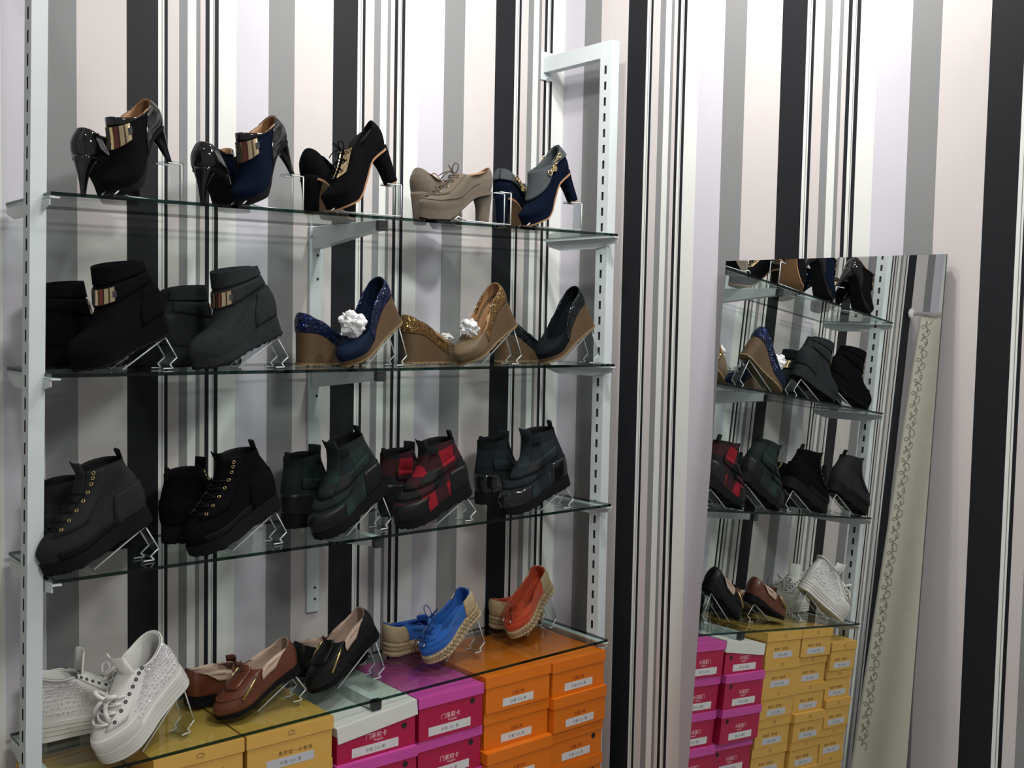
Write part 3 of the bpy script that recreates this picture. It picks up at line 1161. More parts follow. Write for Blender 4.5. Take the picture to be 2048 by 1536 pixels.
def high_top(name):
    L = .236
    root = new_shoe(name, L)
    T = .040
    zs = [(0, T), (.1, T - .004), (.16, T - .008), (L, T - .004)]
    la = Last(L, zs, [D(L, T - .004, 0, T), D(L + .001, T + .014, -.003, T + .018, w=1.05), D(L - .014, T + .036, -.004, T + .040, w=1.02, c=.8), D(.180, T + .052, -.002, T + .058, w=.97, c=.4, mix=.1, wa=.036),
                      D(.148, T + .064, .003, T + .074, w=.9, mix=.45, wa=.037, c=.1), D(.120, T + .078, .006, T + .090, mix=.8, wa=.038, c=0, w=.85), D(.098, T + .088, .004, T + .104, mix=1, wa=.038, c=0, dip=.004)], toe=.34, point=.45)
    shell(la, 'upper', WHITE_L, root, nv=24)
    lining(la, WHITE_L, root, .4)
    insole(la, WHITE_L, root)
    patch(la, 'tongue', WHITE_L, root, .5, 1.0, -36, 36, .001, .004, 8, 8, ext=.046)
    patch(la, 'toe_cap', RUB_W, root, .02, .27, -75, 75, .0008, .0016, 8, 24)
    for s in (-1, 1):
        patch(la, 'eyestay', WHITE_L, root, .34, 1.0, s * 24, s * 58, .001, .0024, 10, 6)
    patch(la, 'collar_edge', WHITE_L, root, .94, 1.0, 58, 302, .0014, .003, 3, 30)
    sp = [(.40 + .08 * k, 28 + 2.4 * k) for k in range(8)]
    eyelets(la, root, [(v, s * (a + 8)) for v, a in sp for s in (-1, 1)], STEELIN, .0026, .0014, .0036)
    lace(la, root, sp[:4], WHITE_L, r=.0028, lift=.008)
    p = la.P(.62, 0) + Vector((.006, 0, .012))
    bow(p, root, WHITE_L, .026, .0046, 'lace_bow', up=.7, flop=1.6)
    # rhinestones on the quarters
    bm = bmesh.new()
    r2 = random.Random(3)
    for s in (-1, 1):
        for i in range(9):
            for k in range(19):
                v = .17 + .080 * i + r2.uniform(-.012, .012)
                a = 72 + 4.6 * k + r2.uniform(-1.0, 1.0) + (2.3 if i % 2 else 0)
                if a > 158 or v > .93:
                    continue
                th = math.radians(s * a)
                q, n = la.P(v, th), la.N(v, th)
                rr = r2.uniform(.0020, .0036)
                Mx = Matrix.Translation(q + n * .0008) @ n.to_track_quat('Z', 'Y').to_matrix().to_4x4() @ Matrix.Rotation(r2.uniform(0, 2), 4, 'Z')
                Mx = Mx @ Matrix.Rotation(r2.uniform(-.7, .7), 4, 'X')
                bmesh.ops.create_cone(bm, cap_ends=True, segments=6, radius1=rr, radius2=rr * .45, depth=rr * 1.1, matrix=Mx)
    o = obj('rhinestones', bm, RHINE, root, False, 'scattered glittering rhinestones')
    o['kind'] = 'stuff'
    bt = lambda x: pl([(0, .0), (.18, .0), (.205, .002), (L, .010)], x)
    so = sole(la, 'sole', RUB_W, root, bt, welt=.004, up=.002)
    for f in (.3, .55, .78):
        bm = bmesh.new()
        pts = []
        for k in range(72):
            th = 2 * PI * k / 72
            p = la.P(0, th)
            q = la.P(0, th + .03) - la.P(0, th - .03)
            n = Vector((q.y, -q.x, 0)).normalized()
            if n.dot(Vector((p.x - L / 2, p.y, 0))) < 0:
                n = -n
            z = bt(p.x) + (la.z0(p.x) + .002 - bt(p.x)) * f
            pts.append(Vector((p.x, p.y, z)) + n * .0041)
        tube(bm, pts, .0011, 5, True)
        obj('sole_stripe', bm, mat('cream_rubber_stripe', (.45, .43, .38), rough=.6), so, True)
    return root


def loafer(name, up, lin):
    L = .222
    root = new_shoe(name, L)
    zs = [(0, .022), (.06, .018), (.12, .010), (.16, .008), (L, .013)]
    la = Last(L, zs, [D(L, .013, 0, .022), D(L + .001, .026, -.004, .036, w=1.05), D(L - .014, .044, -.006, .052, w=1.03, c=.9), D(.180, .058, -.005, .064, w=.96, c=.7),
                      D(.145, .068, -.002, .075, w=.86, c=.4, mix=.2, wa=.034), D(.122, .078, .003, .086, w=.82, c=.2, mix=.4, wa=.035, dip=.016)], toe=.32, point=.47)
    shell(la, 'upper', up, root)
    lining(la, lin, root, .2)
    insole(la, lin, root)
    patch(la, 'apron_seam', up, root, .40, .44, -75, 75, .0005, .0016, 2, 24)
    patch(la, 'tongue', up, root, .6, 1.0, -34, 34, .001, .003, 8, 8, ext=.012)
    for s in (-1, 1):
        # turned-out topline showing the pale lining
        patch(la, 'folded_edge', lin, root, .44, 1.0, s * 60, s * 128, .0022, .0022, 8, 16,
              fn=lambda f, a, b: (a + (1 - f) * math.copysign(26, a), b - (1 - f) * math.copysign(20, a)), label='turned out pale lining at the side')
        bm = bmesh.new()
        p0 = la.P(.70, math.radians(s * 62)) + la.N(.70, math.radians(s * 62)) * .006
        p1 = la.P(.34, math.radians(s * 55)) + la.N(.34, math.radians(s * 55)) * .006
        tube(bm, [p0, (p0 + p1) / 2 + la.N(.5, math.radians(s * 58)) * .003, p1], .0033, 10)
        obj('metal_bar', bm, BRASS, root, True, 'brass coloured bar')
    bt = lambda x: pl([(0, .0), (.055, .0), (.06, .006), (.12, .002), (.14, .0), (.18, .0), (L, .006)], x)
    sole(la, 'sole', RUB_K, root, bt, welt=.002, up=.002)
    return root


def espadrille(name, up, lace_m, bead):
    L = .205
    root = new_shoe(name, L)
    T = .034
    zs = [(0, T + .004), (.06, T), (.12, T - .006), (L, T - .004)]
    la = Last(L, zs, [D(L, T - .004, 0, T + .004), D(L + .001, T + .010, -.003, T + .018, w=1.05), D(L - .012, T + .026, -.005, T + .032, w=1.03, c=.9),
                      D(.168, T + .034, -.003, T + .044, w=.95, c=.8), D(.138, T + .040, .002, T + .054, w=.86, c=.7, dip=.020)], toe=.32, point=.47)
    shell(la, 'upper', up, root)
    lining(la, up, root, .2)
    insole(la, up, root)
    # woven heel panel
    patch(la, 'woven_quarter', JUTE, root, .0, .9, 118, 242, .0006, .0014, 10, 26, label='woven straw coloured heel panel')
    patch(la, 'apron_seam', up, root, .44, .48, -80, 80, .0005, .0018, 2, 24)
    patch(la, 'tongue', up, root, .6, 1.0, -36, 36, .001, .003, 8, 8, ext=.010)
    bm = bmesh.new()
    pts = []
    for k in range(37):
        th = math.radians(-165 + 330 * k / 36)
        v = .93
        pts.append(la.P(v, th) + la.N(v, th) * .002)
    tube(bm, pts, .0015, 6)
    obj('topline_lace', bm, lace_m, root, True)
    lace(la, root, [(.66, 20), (.8, 22)], lace_m, r=.0015, lift=.004)
    bow(la.P(.86, 0) + Vector((.004, 0, .008)), root, lace_m, .026, .0014)
    for s in (-1, 1):
        bm = bmesh.new()
        q = la.P(.55, math.radians(s * 14)) + la.N(.55, 0) * .006
        tube(bm, [q, q + Vector((.012, s * .003, -.002))], .0026, 8)
        obj('lace_bead', bm, bead, root, True)
    # rope sole: plaited rings around a core
    bt = lambda x: pl([(0, .0), (.16, .0), (L, .006)], x)
    so = sole(la, 'jute_sole', JUTE, root, bt, welt=.001, up=.002)
    for row in range(3):
        bm = bmesh.new()
        nb = 46
        for k in range(nb):
            th = 2 * PI * (k + .5 * (row % 2)) / nb
            p = la.P(0, th)
            q = la.P(0, th + .03) - la.P(0, th - .03)
            n = Vector((q.y, -q.x, 0)).normalized()
            if n.dot(Vector((p.x - L / 2, p.y, 0))) < 0:
                n = -n
            z = bt(p.x) + (la.z0(p.x) - bt(p.x)) * (row + .55) / 3.1
            t = q.normalized()
            c = Vector((p.x, p.y, z)) + n * .0015
            Mx = Matrix((( t.x, n.x, 0, c.x), (t.y, n.y, 0, c.y), (0, 0, 1, c.z), (0, 0, 0, 1)))
            bmesh.ops.create_uvsphere(bm, u_segments=8, v_segments=5, radius=1, matrix=Mx @ Matrix.Rotation(.35 * (1 if row % 2 else -1), 4, 'Y') @ Matrix.Diagonal((.0068, .0030, .0050, 1)))
        o = obj('rope_braid', bm, JUTE if row != 1 else mat('dark_jute', (.30, .24, .13), rough=.9, noise=.3), so, True)
    return root


# ---- acrylic stands
ACRYL = mat_clear('clear_acrylic', (0.82, 0.85, 0.85), 0.5, .03)
ACRYL_E = mat('acrylic_edge', (0.62, 0.66, 0.66), rough=.25)


def stand(apex, foot, shelf, wd, label, kind='tent', yawdir=None):
    """bent clear acrylic rest: apex = point under the sole in world space, foot = toe direction (unit xy)"""
    z0 = shz(shelf, apex.x) + .0012
    h = apex.z - z0 - .0015
    root = empty('acrylic_stand', (apex.x, apex.y, z0))
    root.rotation_euler = (0, 0, math.atan2(foot.y, foot.x))
    tag(root, label, 'shoe stand', 'clear acrylic shoe stands on the shelves')
    bm = bmesh.new()
    if kind == 'tent':
        run = min(.11, max(.05, h * 1.5))
        prof = [(run, .0038), (.0, h), (-.030, .026 if h > .05 else h * .45), (-.012, .012), (-.020, .0035), (.004, .0035)]
        strip(bm, prof, wd, .003)
        o = obj('bent_strip', bm, ACRYL, root)
        bm = bmesh.new()
        for s in (-1, 1):
            for i in range(len(prof) - 1):
                a, b = prof[i], prof[i + 1]
                tube(bm, [(a[0], s * wd / 2, a[1] - .0015), (b[0], s * wd / 2, b[1] - .0015)], .0015, 5)
        obj('polished_edge', bm, ACRYL_E, root, True)
    else:
        prof = [(.020, h), (-.016, h), (-.016, .0035), (.125, .0035), (.150, .012), (.160, .0035)]
        strip(bm, prof, wd, .003)
        o = obj('bent_strip', bm, ACRYL, root)
        bm = bmesh.new()
        for s in (-1, 1):
            for i in range(len(prof) - 1):
                a, b = prof[i], prof[i + 1]
                tube(bm, [(a[0], s * wd / 2, a[1] - .0015), (b[0], s * wd / 2, b[1] - .0015)], .0015, 5)
        obj('polished_edge', bm, ACRYL_E, root, True)
    return root


def pair(root, kind_label, cat, group, shelf, front, back, standlab, st=('tent', .3, .0), wd=.04, heelz=None):
    """front = (px, Y, yaw, pitch), anchored at the toe; back = (px, Y, yaw), anchored at the heel"""
    other = dup(root)
    pose(root, 'toe', front[0], front[1], shelf, front[2], front[3])
    pose(other, 'heel', back[0], back[1], shelf, back[2], back[3] if len(back) > 3 else 0)
    tag(root, kind_label[0], cat, group)
    tag(other, kind_label[1], cat, group)
    del root['len']
    del other['len']
    if st:
        M = root.matrix_world
        L = .2
        foot = (M.to_3x3() @ Vector((1, 0, 0)))
        foot = Vector((foot.x, foot.y, 0)).normalized()
        p = M @ Vector((st[1] * .2, 0, st[2]))
        stand(p, foot, shelf, wd, standlab, st[0])
    return root, other


G0, G1, G2, G3 = ['shoes on the top shelf', 'shoes on the second shelf', 'shoes on the third shelf', 'shoes on the lowest shelf']
HC = 'high heel'
pair(plate_heel('plated_pump', SUEDE_K, PATENT_K), ('all-black gold-plated high heel raised on a riser, left end of top shelf',
     'black patent high heel standing flat at the left end of the top shelf'), HC, G0, 0, (222, -.300, 202, 31), (160, -.240, 38),
     'clear riser under the all-black gold-plated high heel on the top shelf', ('riser', .055, .0), .036)
pair(plate_heel('plated_pump', SUEDE_N, PATENT_K), ('navy and black gold-plated high heel raised on a riser, top shelf',
     'black patent and navy high heel standing flat behind the navy gold-plated one'), HC, G0, 0, (478, -.300, 196, 30), (400, -.235, 36),
     'clear riser under the heel of the navy gold-plated pump on the top shelf', ('riser', .055, .0), .036)
r_, _l = lace_heel('lace_up_heel', SUEDE_K, TAN_SOLE, GOLD, SUEDE_K)
pair(r_, ('black suede lace-up heel with gold lace plate, tilted on a riser, top shelf',
     'black suede lace-up heel standing flat behind its tilted mate on the top shelf'), HC, G0, 0, (658, -.300, 174, 27), (614, -.225, 30),
     'clear riser under the heel of the black lace-up heel on the top shelf', ('riser', .09, .0), .036)
r_, _l = lace_heel('lace_up_heel', SUEDE_T, RUB_K, None, SUEDE_T, h=.082, plat=.020)
pair(r_, ('taupe suede lace-up heel standing flat in front of its mate on the top shelf',
     'taupe suede lace-up heel standing behind its mate on the top shelf'), HC, G0, 0, (840, -.262, 172, 0), (832, -.15, 20),
     '', None)
stand(at(1006, 384, 1, -.320), Vector((-1, 0, 0)), 0, .026, 'clear riser standing free between the taupe lace-up heels and the felt-collared booties', 'riser')
r_, _l = lace_heel_base('felt_collar_bootie')
pair(r_, ('grey felt collared dark bootie with gold chain, tilted on a riser',
     'grey felt collared dark bootie standing flat behind its tilted mate'), 'ankle bootie', G0, 0, (1050, -.300, 174, 27), (1000, -.215, 22),
     'clear riser under the heel of the felt-collared bootie at the right of the top shelf', ('riser', .075, .0), .036)

pair(wedge_boot('wedge_boot', SUEDE_K, ''), ('black suede wedge boot with gold plate, tilted at the left end of the second shelf',
     'black suede wedge boot half hidden by the upright, second shelf'), 'boot', G1, 1, (152, -.295, 196, 22), (64, -.16, 20),
     'clear stand under the black wedge boot at the left of the second shelf', ('tent', .11, .0))
pair(wedge_boot('wedge_boot', SUEDE_G, ''), ('dark grey suede wedge boot with gold plate, tilted on a stand on the second shelf',
     'dark grey suede wedge boot standing behind its tilted mate on the second shelf'), 'boot', G1, 1, (392, -.295, 190, 22), (322, -.17, 20),
     'clear stand under the dark grey wedge boot on the second shelf', ('tent', .11, .0))
navy_pair = pair(wedge_pump('wedge_pump', NAVY_V, NAVY_P, CORK, TREAD, NAVY_V), ('navy glitter wedge pump tilted on a stand, stuffed with white paper',
     'navy glitter wedge pump standing flat behind its tilted mate'), 'wedge pump', G1, 1, (690, -.300, 194, 33), (598, -.20, 14),
     'clear stand under the tilted navy wedge pump', ('tent', .11, .0))
gold_pair = pair(wedge_pump('wedge_pump', GOLD_V, GOLD_P, CORK, TREAD, TAN_L), ('gold and tan wedge pump tilted on a stand, with white paper inside',
     'gold glitter wedge pump standing flat behind its tilted mate'), 'wedge pump', G1, 1, (922, -.300, 184, 32), (806, -.20, 10),
     'clear stand under the tilted gold wedge pump', ('tent', .11, .0))
pair(wedge_pump('wedge_pump', BLACK_V, BLACK_P, CORK, TREAD, BLACK_V), ('black wedge pump tilted on a stand at the right end of the second shelf',
     'black wedge pump standing flat behind its tilted mate at the right of the second shelf'), 'wedge pump', G1, 1, (1086, -.300, 182, 32), (996, -.20, 10),
     'clear stand under the tilted black wedge pump at the right of the second shelf', ('tent', .11, .0))

pair(ankle_boot('ankle_boot', CHAR_L, CHAR_L, 'eyelet', .032), ('charcoal thick-soled ankle boot with brass eyelets, leftmost tilted boot of the third shelf',
     'charcoal ankle boot at the far left of the third shelf, partly behind the upright'), 'ankle boot', G2, 2, (97, -.300, 188, 24), (80, -.14, 8),
     'clear stand under the charcoal boot at the left of the third shelf', ('tent', .11, .0))
pair(ankle_boot('ankle_boot', SUEDE_K, SUEDE_K, 'eyelet', .032), ('black suede thick-soled ankle boot with brass eyelets, second tilted boot of the third shelf',
     'black suede ankle boot with eyelets standing behind its tilted mate, third shelf'), 'ankle boot', G2, 2, (388, -.300, 188, 24), (330, -.15, 12),
     'clear stand under the black suede eyelet boot on the third shelf', ('tent', .11, .0))
pair(ankle_boot('ankle_boot', PLAID_G, LEATHER_K, 'plaid', .026, .020, .222), ('dark green plaid strap boot, tilted in the middle of the third shelf',
     'dark green plaid strap boot standing flat behind its tilted mate'), 'ankle boot', G2, 2, (638, -.300, 190, 28), (570, -.14, 12),
     'clear stand under the dark green plaid boot', ('tent', .11, .0))
pair(ankle_boot('ankle_boot', PLAID_R, LEATHER_K, 'plaid', .026, .012, .222), ('red and black plaid strap boot tilted on a stand',
     'red and black plaid strap boot standing behind its tilted mate'), 'ankle boot', G2, 2, (800, -.300, 180, 21), (762, -.14, 6),
     'clear stand under the red and black plaid boot', ('tent', .11, .0))
pair(ankle_boot('ankle_boot', PLAID_K, PATENT_K, 'plaid', .026, .024, .222), ('black strap boot with shiny toe, tilted at the right end of the third shelf',
     'black strap boot standing behind its tilted mate at the right end of the third shelf'), 'ankle boot', G2, 2, (1010, -.300, 178, 20), (956, -.14, 6),
     'clear stand under the shiny-toed black boot at the right of the third shelf', ('tent', .11, .0))

pair(high_top('high_top_sneaker'), ('white high-top sneaker with rhinestones, tilted at the front left of the lowest shelf',
     'white rhinestone high-top sneaker standing flat at the far left of the lowest shelf'), 'sneaker', G3, 3, (214, -.315, 200, 32), (60, -.11, 0),
     'clear stand under the tilted white sneaker', ('tent', .11, .0))
pair(loafer('loafer', LEATHER_B, PINK_L), ('brown leather loafer with brass bar, tilted at the front of the lowest shelf',
     'brown leather loafer standing between the white sneaker and its tilted mate'), 'loafer', G3, 3, (436, -.235, 184, 21), (372, -.11, 6),
     'clear stand under the tilted brown loafer', ('tent', .11, .0))
pair(loafer('loafer', LEATHER_K, PINK_L), ('black leather loafer with brass bar, tilted beside the brown pair',
     'black leather loafer standing behind its tilted mate'), 'loafer', G3, 3, (624, -.215, 184, 32), (590, -.08, 6),
     'clear stand under the tilted black loafer', ('tent', .11, .0))
pair(espadrille('espadrille', BLUE_S, mat('blue_lace', (.01, .06, .25), rough=.6), SILVER), ('bright blue moccasin with rope sole, tilted towards the front',
     'bright blue moccasin with rope sole standing behind its tilted mate'), 'espadrille', G3, 3, (856, -.210, 186, 33), (772, -.09, 8),
     'clear stand under the tilted blue moccasin', ('tent', .11, .0))
pair(espadrille('espadrille', ORANGE_S, mat('orange_lace', (.32, .05, .015), rough=.6), SILVER), ('orange-red moccasin with rope sole, tilted at the right end of the lowest shelf',
     'orange-red moccasin with rope sole standing behind its tilted mate'), 'espadrille', G3, 3, (1024, -.175, 192, 36), (984, -.07, 8),
     'clear stand under the tilted orange-red moccasin', ('tent', .11, .0))

# ------------------------------------------------------------------ crumpled paper in the pumps
from mathutils import noise as mnoise


def tissue(shoe, loc, size, label, seed):
    bm = bmesh.new()
    bmesh.ops.create_icosphere(bm, subdivisions=4, radius=1.0)
    for v in bm.verts:
        p = v.co.copy()
        k = 1 + .45 * mnoise.noise(p * 2.2 + Vector((seed, 0, 0))) + .28 * abs(mnoise.noise(p * 5.5 + Vector((0, seed, 0))))
        v.co = Vector((p.x * size[0], p.y * size[1], p.z * size[2])) * k
    o = obj('crumpled_paper', bm, TISSUE)
    M = shoe.matrix_world
    o.matrix_world = Matrix.Translation(M @ Vector(loc)) @ M.to_3x3().to_4x4()
    tag(o, label, 'tissue paper', 'crumpled paper in the wedge pumps')
    return o


tissue(navy_pair[0], (.136, .0, .077), (.024, .027, .029), 'large wad of white tissue paper sticking out of the tilted navy wedge pump', 1.3)
tissue(navy_pair[1], (.150, .0, .066), (.016, .020, .012), 'small white wad of paper in the flat-standing navy wedge pump', 4.1)
tissue(gold_pair[0], (.138, .0, .070), (.018, .022, .022), 'white wad of tissue paper inside the tilted gold wedge pump', 7.7)
tissue(gold_pair[1], (.150, .0, .066), (.016, .020, .011), 'small white wad of paper in the flat-standing gold wedge pump', 9.2)

# ------------------------------------------------------------------ shoe boxes
BOX_Y = mat('yellow_card', (0.62, 0.36, 0.075), rough=.6, noise=.06, nscale=15)
BOX_R = mat('raspberry_card', (0.40, 0.004, 0.055), rough=.45, noise=.08, nscale=15)
LID_M = mat('magenta_card', (0.56, 0.065, 0.34), rough=.45, noise=.08, nscale=15)
LID_W = mat('white_card', (0.66, 0.67, 0.64), rough=.5, noise=.05, nscale=15)
BOX_O = mat('orange_card', (0.70, 0.165, 0.004), rough=.5, noise=.08, nscale=15)
STICK = mat('white_sticker', (0.64, 0.64, 0.64), rough=.6)
STICK_G = mat('greyish_sticker', (0.50, 0.51, 0.55), rough=.6)
INK_G = mat('grey_ink', (0.22, 0.22, 0.23), rough=.7)
INK_B = mat('brown_ink', (0.13, 0.07, 0.03), rough=.7)
INK_R = mat('dark_red_ink', (0.22, 0.02, 0.01), rough=.7)
INK_W = mat('pinkish_white_ink', (0.80, 0.55, 0.58), rough=.7)
HOLE_D = mat('painted_hole_shade', (0.02, 0.01, 0.012), rough=.9)  # dark colour standing in for the shade inside a finger hole


def text_mesh(name, body, size, M, spacing=1.0):
    cu = bpy.data.curves.new(name, 'FONT')
    cu.body = body
    cu.size = size
    cu.align_x = 'CENTER'
    cu.space_character = spacing
    cu.extrude = .0001
    t = bpy.data.objects.new(name, cu)
    COL.objects.link(t)
    dg = bpy.context.evaluated_depsgraph_get()
    me = bpy.data.meshes.new_from_object(t.evaluated_get(dg))
    bpy.data.objects.remove(t)
    me.name = name
    me.materials.clear()
    me.materials.append(M)
    for p in me.polygons:
        p.material_index = 0
    return me


TX_Y = text_mesh('printed_text', '曼思妮一女鞋城', .0105, INK_B, 1.35)
TX_R = text_mesh('printed_text', '门莱莉卡', .015, INK_W, 1.0)
TX_R2 = text_mesh('printed_text', 'Menglaika', .007, INK_W, 1.0)
TX_O = text_mesh('printed_text', '女鞋之家', .0105, INK_R, 1.05)
TX_S = text_mesh('sticker_print', '女鞋 225 黑', .009, INK_G, 1.25)
STAND_UP = Matrix.Rotation(PI / 2, 4, 'X')


def shoe_box(x0, x1, yf, yb, z0, h, kind, label, yaw=0.0, lid_tilt=0.0, hole=False):
    w2 = (x1 - x0) / 2
    dp = yb - yf
    root = empty('shoe_box', ((x0 + x1) / 2, (yf + yb) / 2, z0))
    root.rotation_euler = (0, 0, math.radians(yaw))
    bh = h - .034 if lid_tilt else h
    body_m, lid_m = {'y': (BOX_Y, BOX_Y), 'r': (BOX_R, LID_M), 'w': (BOX_R, LID_W), 'o': (BOX_O, BOX_O)}[kind]
    lh = {'y': .030, 'r': .026, 'w': .038, 'o': .030}[kind]
    bm = bmesh.new()
    box(bm, (-w2 + .003, -dp / 2 + .003, .0004), (w2 - .003, dp / 2 - .003, bh - .003))
    obj('box_body', bm, body_m, root)
    bm = bmesh.new()
    # lid: a shallow tray upside down
    t = .0016
    zt, zl = h - .0004, h - lh
    box(bm, (-w2, -dp / 2, zt - t), (w2, dp / 2, zt))
    box(bm, (-w2, -dp / 2, zl), (w2, -dp / 2 + t, zt - t))
    box(bm, (-w2, dp / 2 - t, zl), (w2, dp / 2, zt - t))
    box(bm, (-w2, -dp / 2 + t, zl), (-w2 + t, dp / 2 - t, zt - t))
    box(bm, (w2 - t, -dp / 2 + t, zl), (w2, dp / 2 - t, zt - t))
    lid = obj('lid', bm, lid_m, root)
    if lid_tilt:
        a = math.radians(lid_tilt)
        lid.rotation_euler = (0, a, 0)
        lid.location = (-h * math.sin(a), 0, -abs(math.sin(a)) * w2 + h * (1 - math.cos(a)))
    yy = -dp / 2 + .003
    sw, sh, sz, sx = {'y': (.118, .021, .020, .0), 'r': (.130, .022, .020, -.004), 'w': (.130, .022, .018, -.004), 'o': (.105, .021, .020, .0)}[kind]
    bm = bmesh.new()
    box(bm, (sx - sw / 2, yy - .0004, sz - sh / 2), (sx + sw / 2, yy, sz + sh / 2))
    st = obj('sticker', bm, STICK if kind != 'y' else STICK_G, root)
    inst('sticker_print', TX_S, Matrix.Translation((sx, yy - .0006, sz - .004)) @ STAND_UP, st)
    tz = sz + sh / 2 + .006
    if kind == 'y':
        inst('printed_text', TX_Y, Matrix.Translation((.012, yy - .0002, tz)) @ STAND_UP, root)
        bm = bmesh.new()
        tube(bm, [(.0085 * math.cos(a) * 1.0, -dp / 2 - .0003, h - lh / 2 + .006 * math.sin(a)) for a in [PI * k / 7 for k in range(8)]], .0007, 4)
        tube(bm, [(-.008, -dp / 2 - .0003, h - lh / 2 - .003), (.008, -dp / 2 - .0003, h - lh / 2 - .003)], .0007, 4)
        obj('lid_mark', bm, INK_B, lid)
    elif kind in 'rw':
        inst('printed_text', TX_R, Matrix.Translation((-.002, yy - .0002, tz + .008)) @ STAND_UP, root)
        inst('printed_text', TX_R2, Matrix.Translation((.004, yy - .0002, tz)) @ STAND_UP, root)
    else:
        inst('printed_text', TX_O, Matrix.Translation((0, yy - .0002, tz)) @ STAND_UP, root)
    if hole:
        bm = bmesh.new()
        hz = (h - lh) - (.013 if not lid_tilt else .020)
        bmesh.ops.create_cone(bm, cap_ends=True, segments=18, radius1=.0075, radius2=.0075, depth=.0012, matrix=Matrix.Translation((w2 - .035, yy - .0002, hz)) @ Matrix.Rotation(PI / 2, 4, 'X'))
        obj('finger_hole_shade', bm, HOLE_D, root)  # flat disc on the card, hole shade painted as colour
    tag(root, label, 'shoe box', {'y': 'yellow shoe boxes', 'r': 'raspberry shoe boxes', 'w': 'raspberry shoe boxes', 'o': 'orange shoe boxes'}[kind])
    return root


ORD = ['topmost', 'second from the top', 'third from the top', 'fourth from the top', 'fifth from the top', 'sixth from the top', 'seventh from the top', 'lowest']


def stack(x0, x1, ztop, n, kind, what, jit, seed, yf=-.340, holes=(), first=None):
    r = random.Random(seed)
    h = (ztop - FLOOR) / n
    for i in range(n):
        z = ztop - h * (i + 1)
        dx = r.uniform(-jit, jit) if i else 0
        dy = r.uniform(-.012, .012) if i else 0
        k = first if (first and i == 0) else kind
        shoe_box(x0 + dx + .001, x1 + dx - .001, yf + dy, -.035 + min(dy, 0), z, h, k,
                 what.replace('#', ORD[i] if i < n - 1 else 'lowest'), yaw=r.uniform(-1.0, 1.0) if i else 0, hole=i in holes, lid_tilt=-6.0 if k == 'w' else 0)


stack(-1.585, -1.404, .530, 7, 'y', 'yellow shoe box, # in the yellow stack nearest the left upright', .003, 1)
stack(-1.400, -1.197, .588, 8, 'y', 'yellow shoe box, # in the middle yellow stack', .002, 2)
stack(-1.194, -.976, .588, 8, 'y', 'yellow shoe box, # in the yellow stack touching the raspberry boxes', .002, 3)
stack(-.970, -.744, .577, 7, 'r', 'raspberry shoe box, # in the stack topped by a white lid', .003, 4, holes=(0, 1, 2, 3, 4), first='w')
stack(-.740, -.536, .575, 7, 'r', 'raspberry shoe box, # in the stack beside the orange boxes', .002, 5, holes=(0, 1, 2, 3, 4))
stack(-.532, -.306, .586, 8, 'o', 'orange shoe box, # in the orange stack beside the raspberry boxes', .004, 6)
stack(-.302, -.100, .581, 8, 'o', 'orange shoe box, # in the orange stack beside the corner upright', .003, 7, holes=(2, 3))

# ------------------------------------------------------------------ mirror leaning on the right wall
MIRROR = mat('silvered_mirror', (0.86, 0.89, 0.88), rough=0.0, metal=1.0)
MIRROR_E = mat('mirror_edge', (0.05, 0.07, 0.07), rough=.2)
BOARD = mat('mirror_backing', (0.10, 0.085, 0.07), rough=.8)
mn = Vector((-0.99728, -0.03043, 0.06655)).normalized()
TL = Vector((-0.0444, -0.6793, 1.6661))
TR = Vector((-0.0267, -1.2635, 1.6649))
hx = (TR - TL)
mw = hx.length
hx = (hx - mn * hx.dot(mn)).normalized()
vd = hx.cross(mn).normalized()
if vd.z > 0:
    vd = -vd
mh = (TL.z - FLOOR - .004) / -vd.z
MX = Matrix.Identity(4)
for i in range(3):
    MX[i][0], MX[i][1], MX[i][2], MX[i][3] = hx[i], vd[i], mn[i], TL[i]
mroot = empty('leaning_mirror', TL + hx * (mw / 2) + vd * mh)
inv = Matrix.Translation(-mroot.location)
tag(mroot, 'tall frameless mirror leaning against the striped right wall', 'mirror')
bm = bmesh.new()
fs = box(bm, (0, 0, -.005), (mw, mh, 0))
bm.normal_update()
for f in fs:
    f.material_index = 0 if f.calc_center_median().z > -.0001 else 1
bmesh.ops.transform(bm, verts=bm.verts, matrix=inv @ MX)
obj('mirror_glass', bm, [MIRROR, MIRROR_E], mroot)
bm = bmesh.new()
box(bm, (.004, .004, -.013), (mw - .004, mh - .002, -.0052))
bmesh.ops.transform(bm, verts=bm.verts, matrix=inv @ MX)
obj('backing_board', bm, BOARD, mroot)

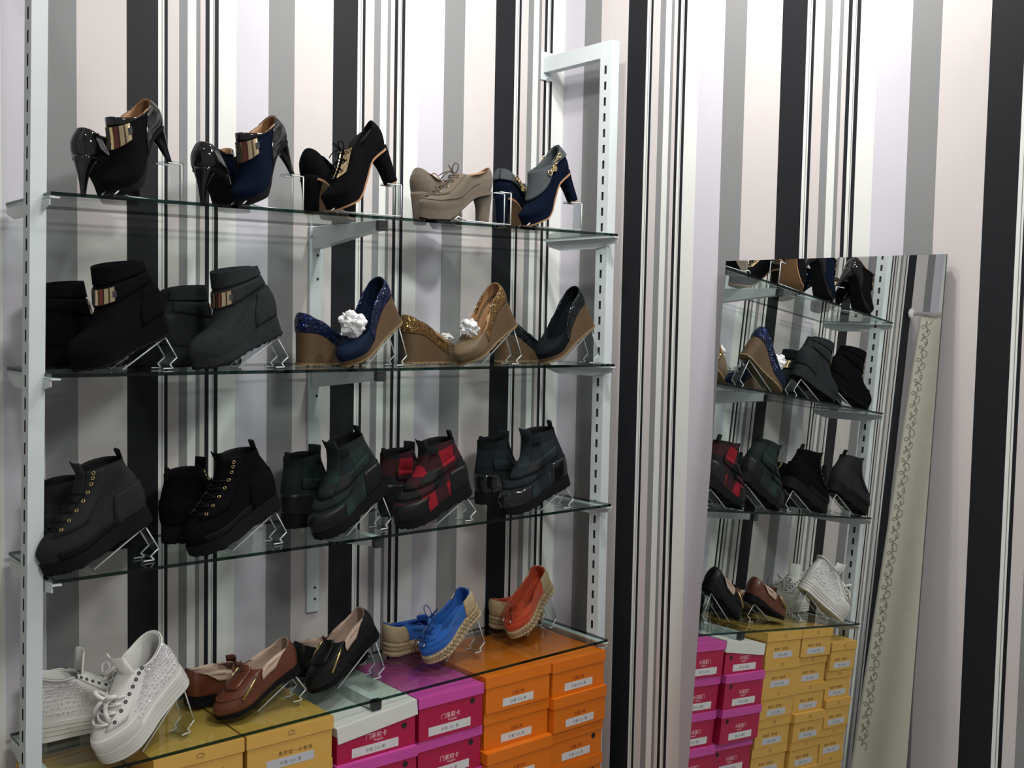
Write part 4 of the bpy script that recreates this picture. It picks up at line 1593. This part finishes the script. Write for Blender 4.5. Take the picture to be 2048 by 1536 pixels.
# ------------------------------------------------------------------ curtain seen in the mirror
CX, CZ = -2.367, 1.876
ROD = mat('white_rod', (0.75, 0.74, 0.70), rough=.35)
rod = empty('curtain_rod', (CX, -.4, CZ))
tag(rod, 'white curtain rod with round knob on the striped wall, seen in the mirror', 'curtain rod')
bm = bmesh.new()
tube(bm, [(0, .388, 0), (0, -.45, 0)], .008, 12)
obj('rod', bm, ROD, rod, True)
bm = bmesh.new()
bmesh.ops.create_uvsphere(bm, u_segments=16, v_segments=10, radius=.024, matrix=Matrix.Translation((0, .386, 0)) @ Matrix.Diagonal((1, .55, 1, 1)))
obj('wall_knob', bm, ROD, rod, True)
CLOTH = mat('cream_cloth', (0.60, 0.585, 0.50), rough=.9, noise=.06, nscale=12)
TRIM = mat('grey_embroidery', (0.24, 0.22, 0.17), rough=.9)
cur = empty('curtain', (CX, -.4, CZ))
tag(cur, 'cream fitting room curtain with looped embroidery, seen in the mirror', 'curtain')


def cpt(y, z):
    return Vector((CX + .012 * math.sin(26 * (y + .05)) + .075 * (CZ - z), y + .008 * (CZ - z), z))


bm = bmesh.new()
rows = []
for side in (0, .003):
    rr = []
    for i in range(41):
        z = CZ - .0095 - (CZ + .17) * i / 40
        rr.append([bm.verts.new(cpt(-.055 - .74 * k / 60, z) + Vector((side - .0015, 0, 0))) for k in range(61)])
    grid_faces(bm, rr, False)
    rows.append(rr)
A, B = rows
edge = lambda R: R[0] + [r[-1] for r in R[1:]] + R[-1][-2::-1] + [r[0] for r in R[-2:0:-1]]
ea, eb = edge(A), edge(B)
for i in range(len(ea)):
    bm.faces.new((ea[i], ea[(i + 1) % len(ea)], eb[(i + 1) % len(ea)], eb[i]))
bmesh.ops.translate(bm, verts=bm.verts, vec=-Vector(cur.location))
obj('cloth', bm, CLOTH, cur, True)
bm = bmesh.new()
pts = []
for k in range(0, 1500):
    a = k * .42
    z = CZ - .03 - k * .00125 - .012 * math.sin(a)
    y = -.090 - .012 * math.cos(a * .37) - .008 * math.cos(a)
    pts.append(cpt(y, z) + Vector((.0030, 0, 0)) - Vector(cur.location))
tube(bm, pts, .0011, 4)
obj('embroidered_trim', bm, TRIM, cur, True)

# no leftover helper properties
for o in SC.objects:
    if 'len' in o:
        del o['len']
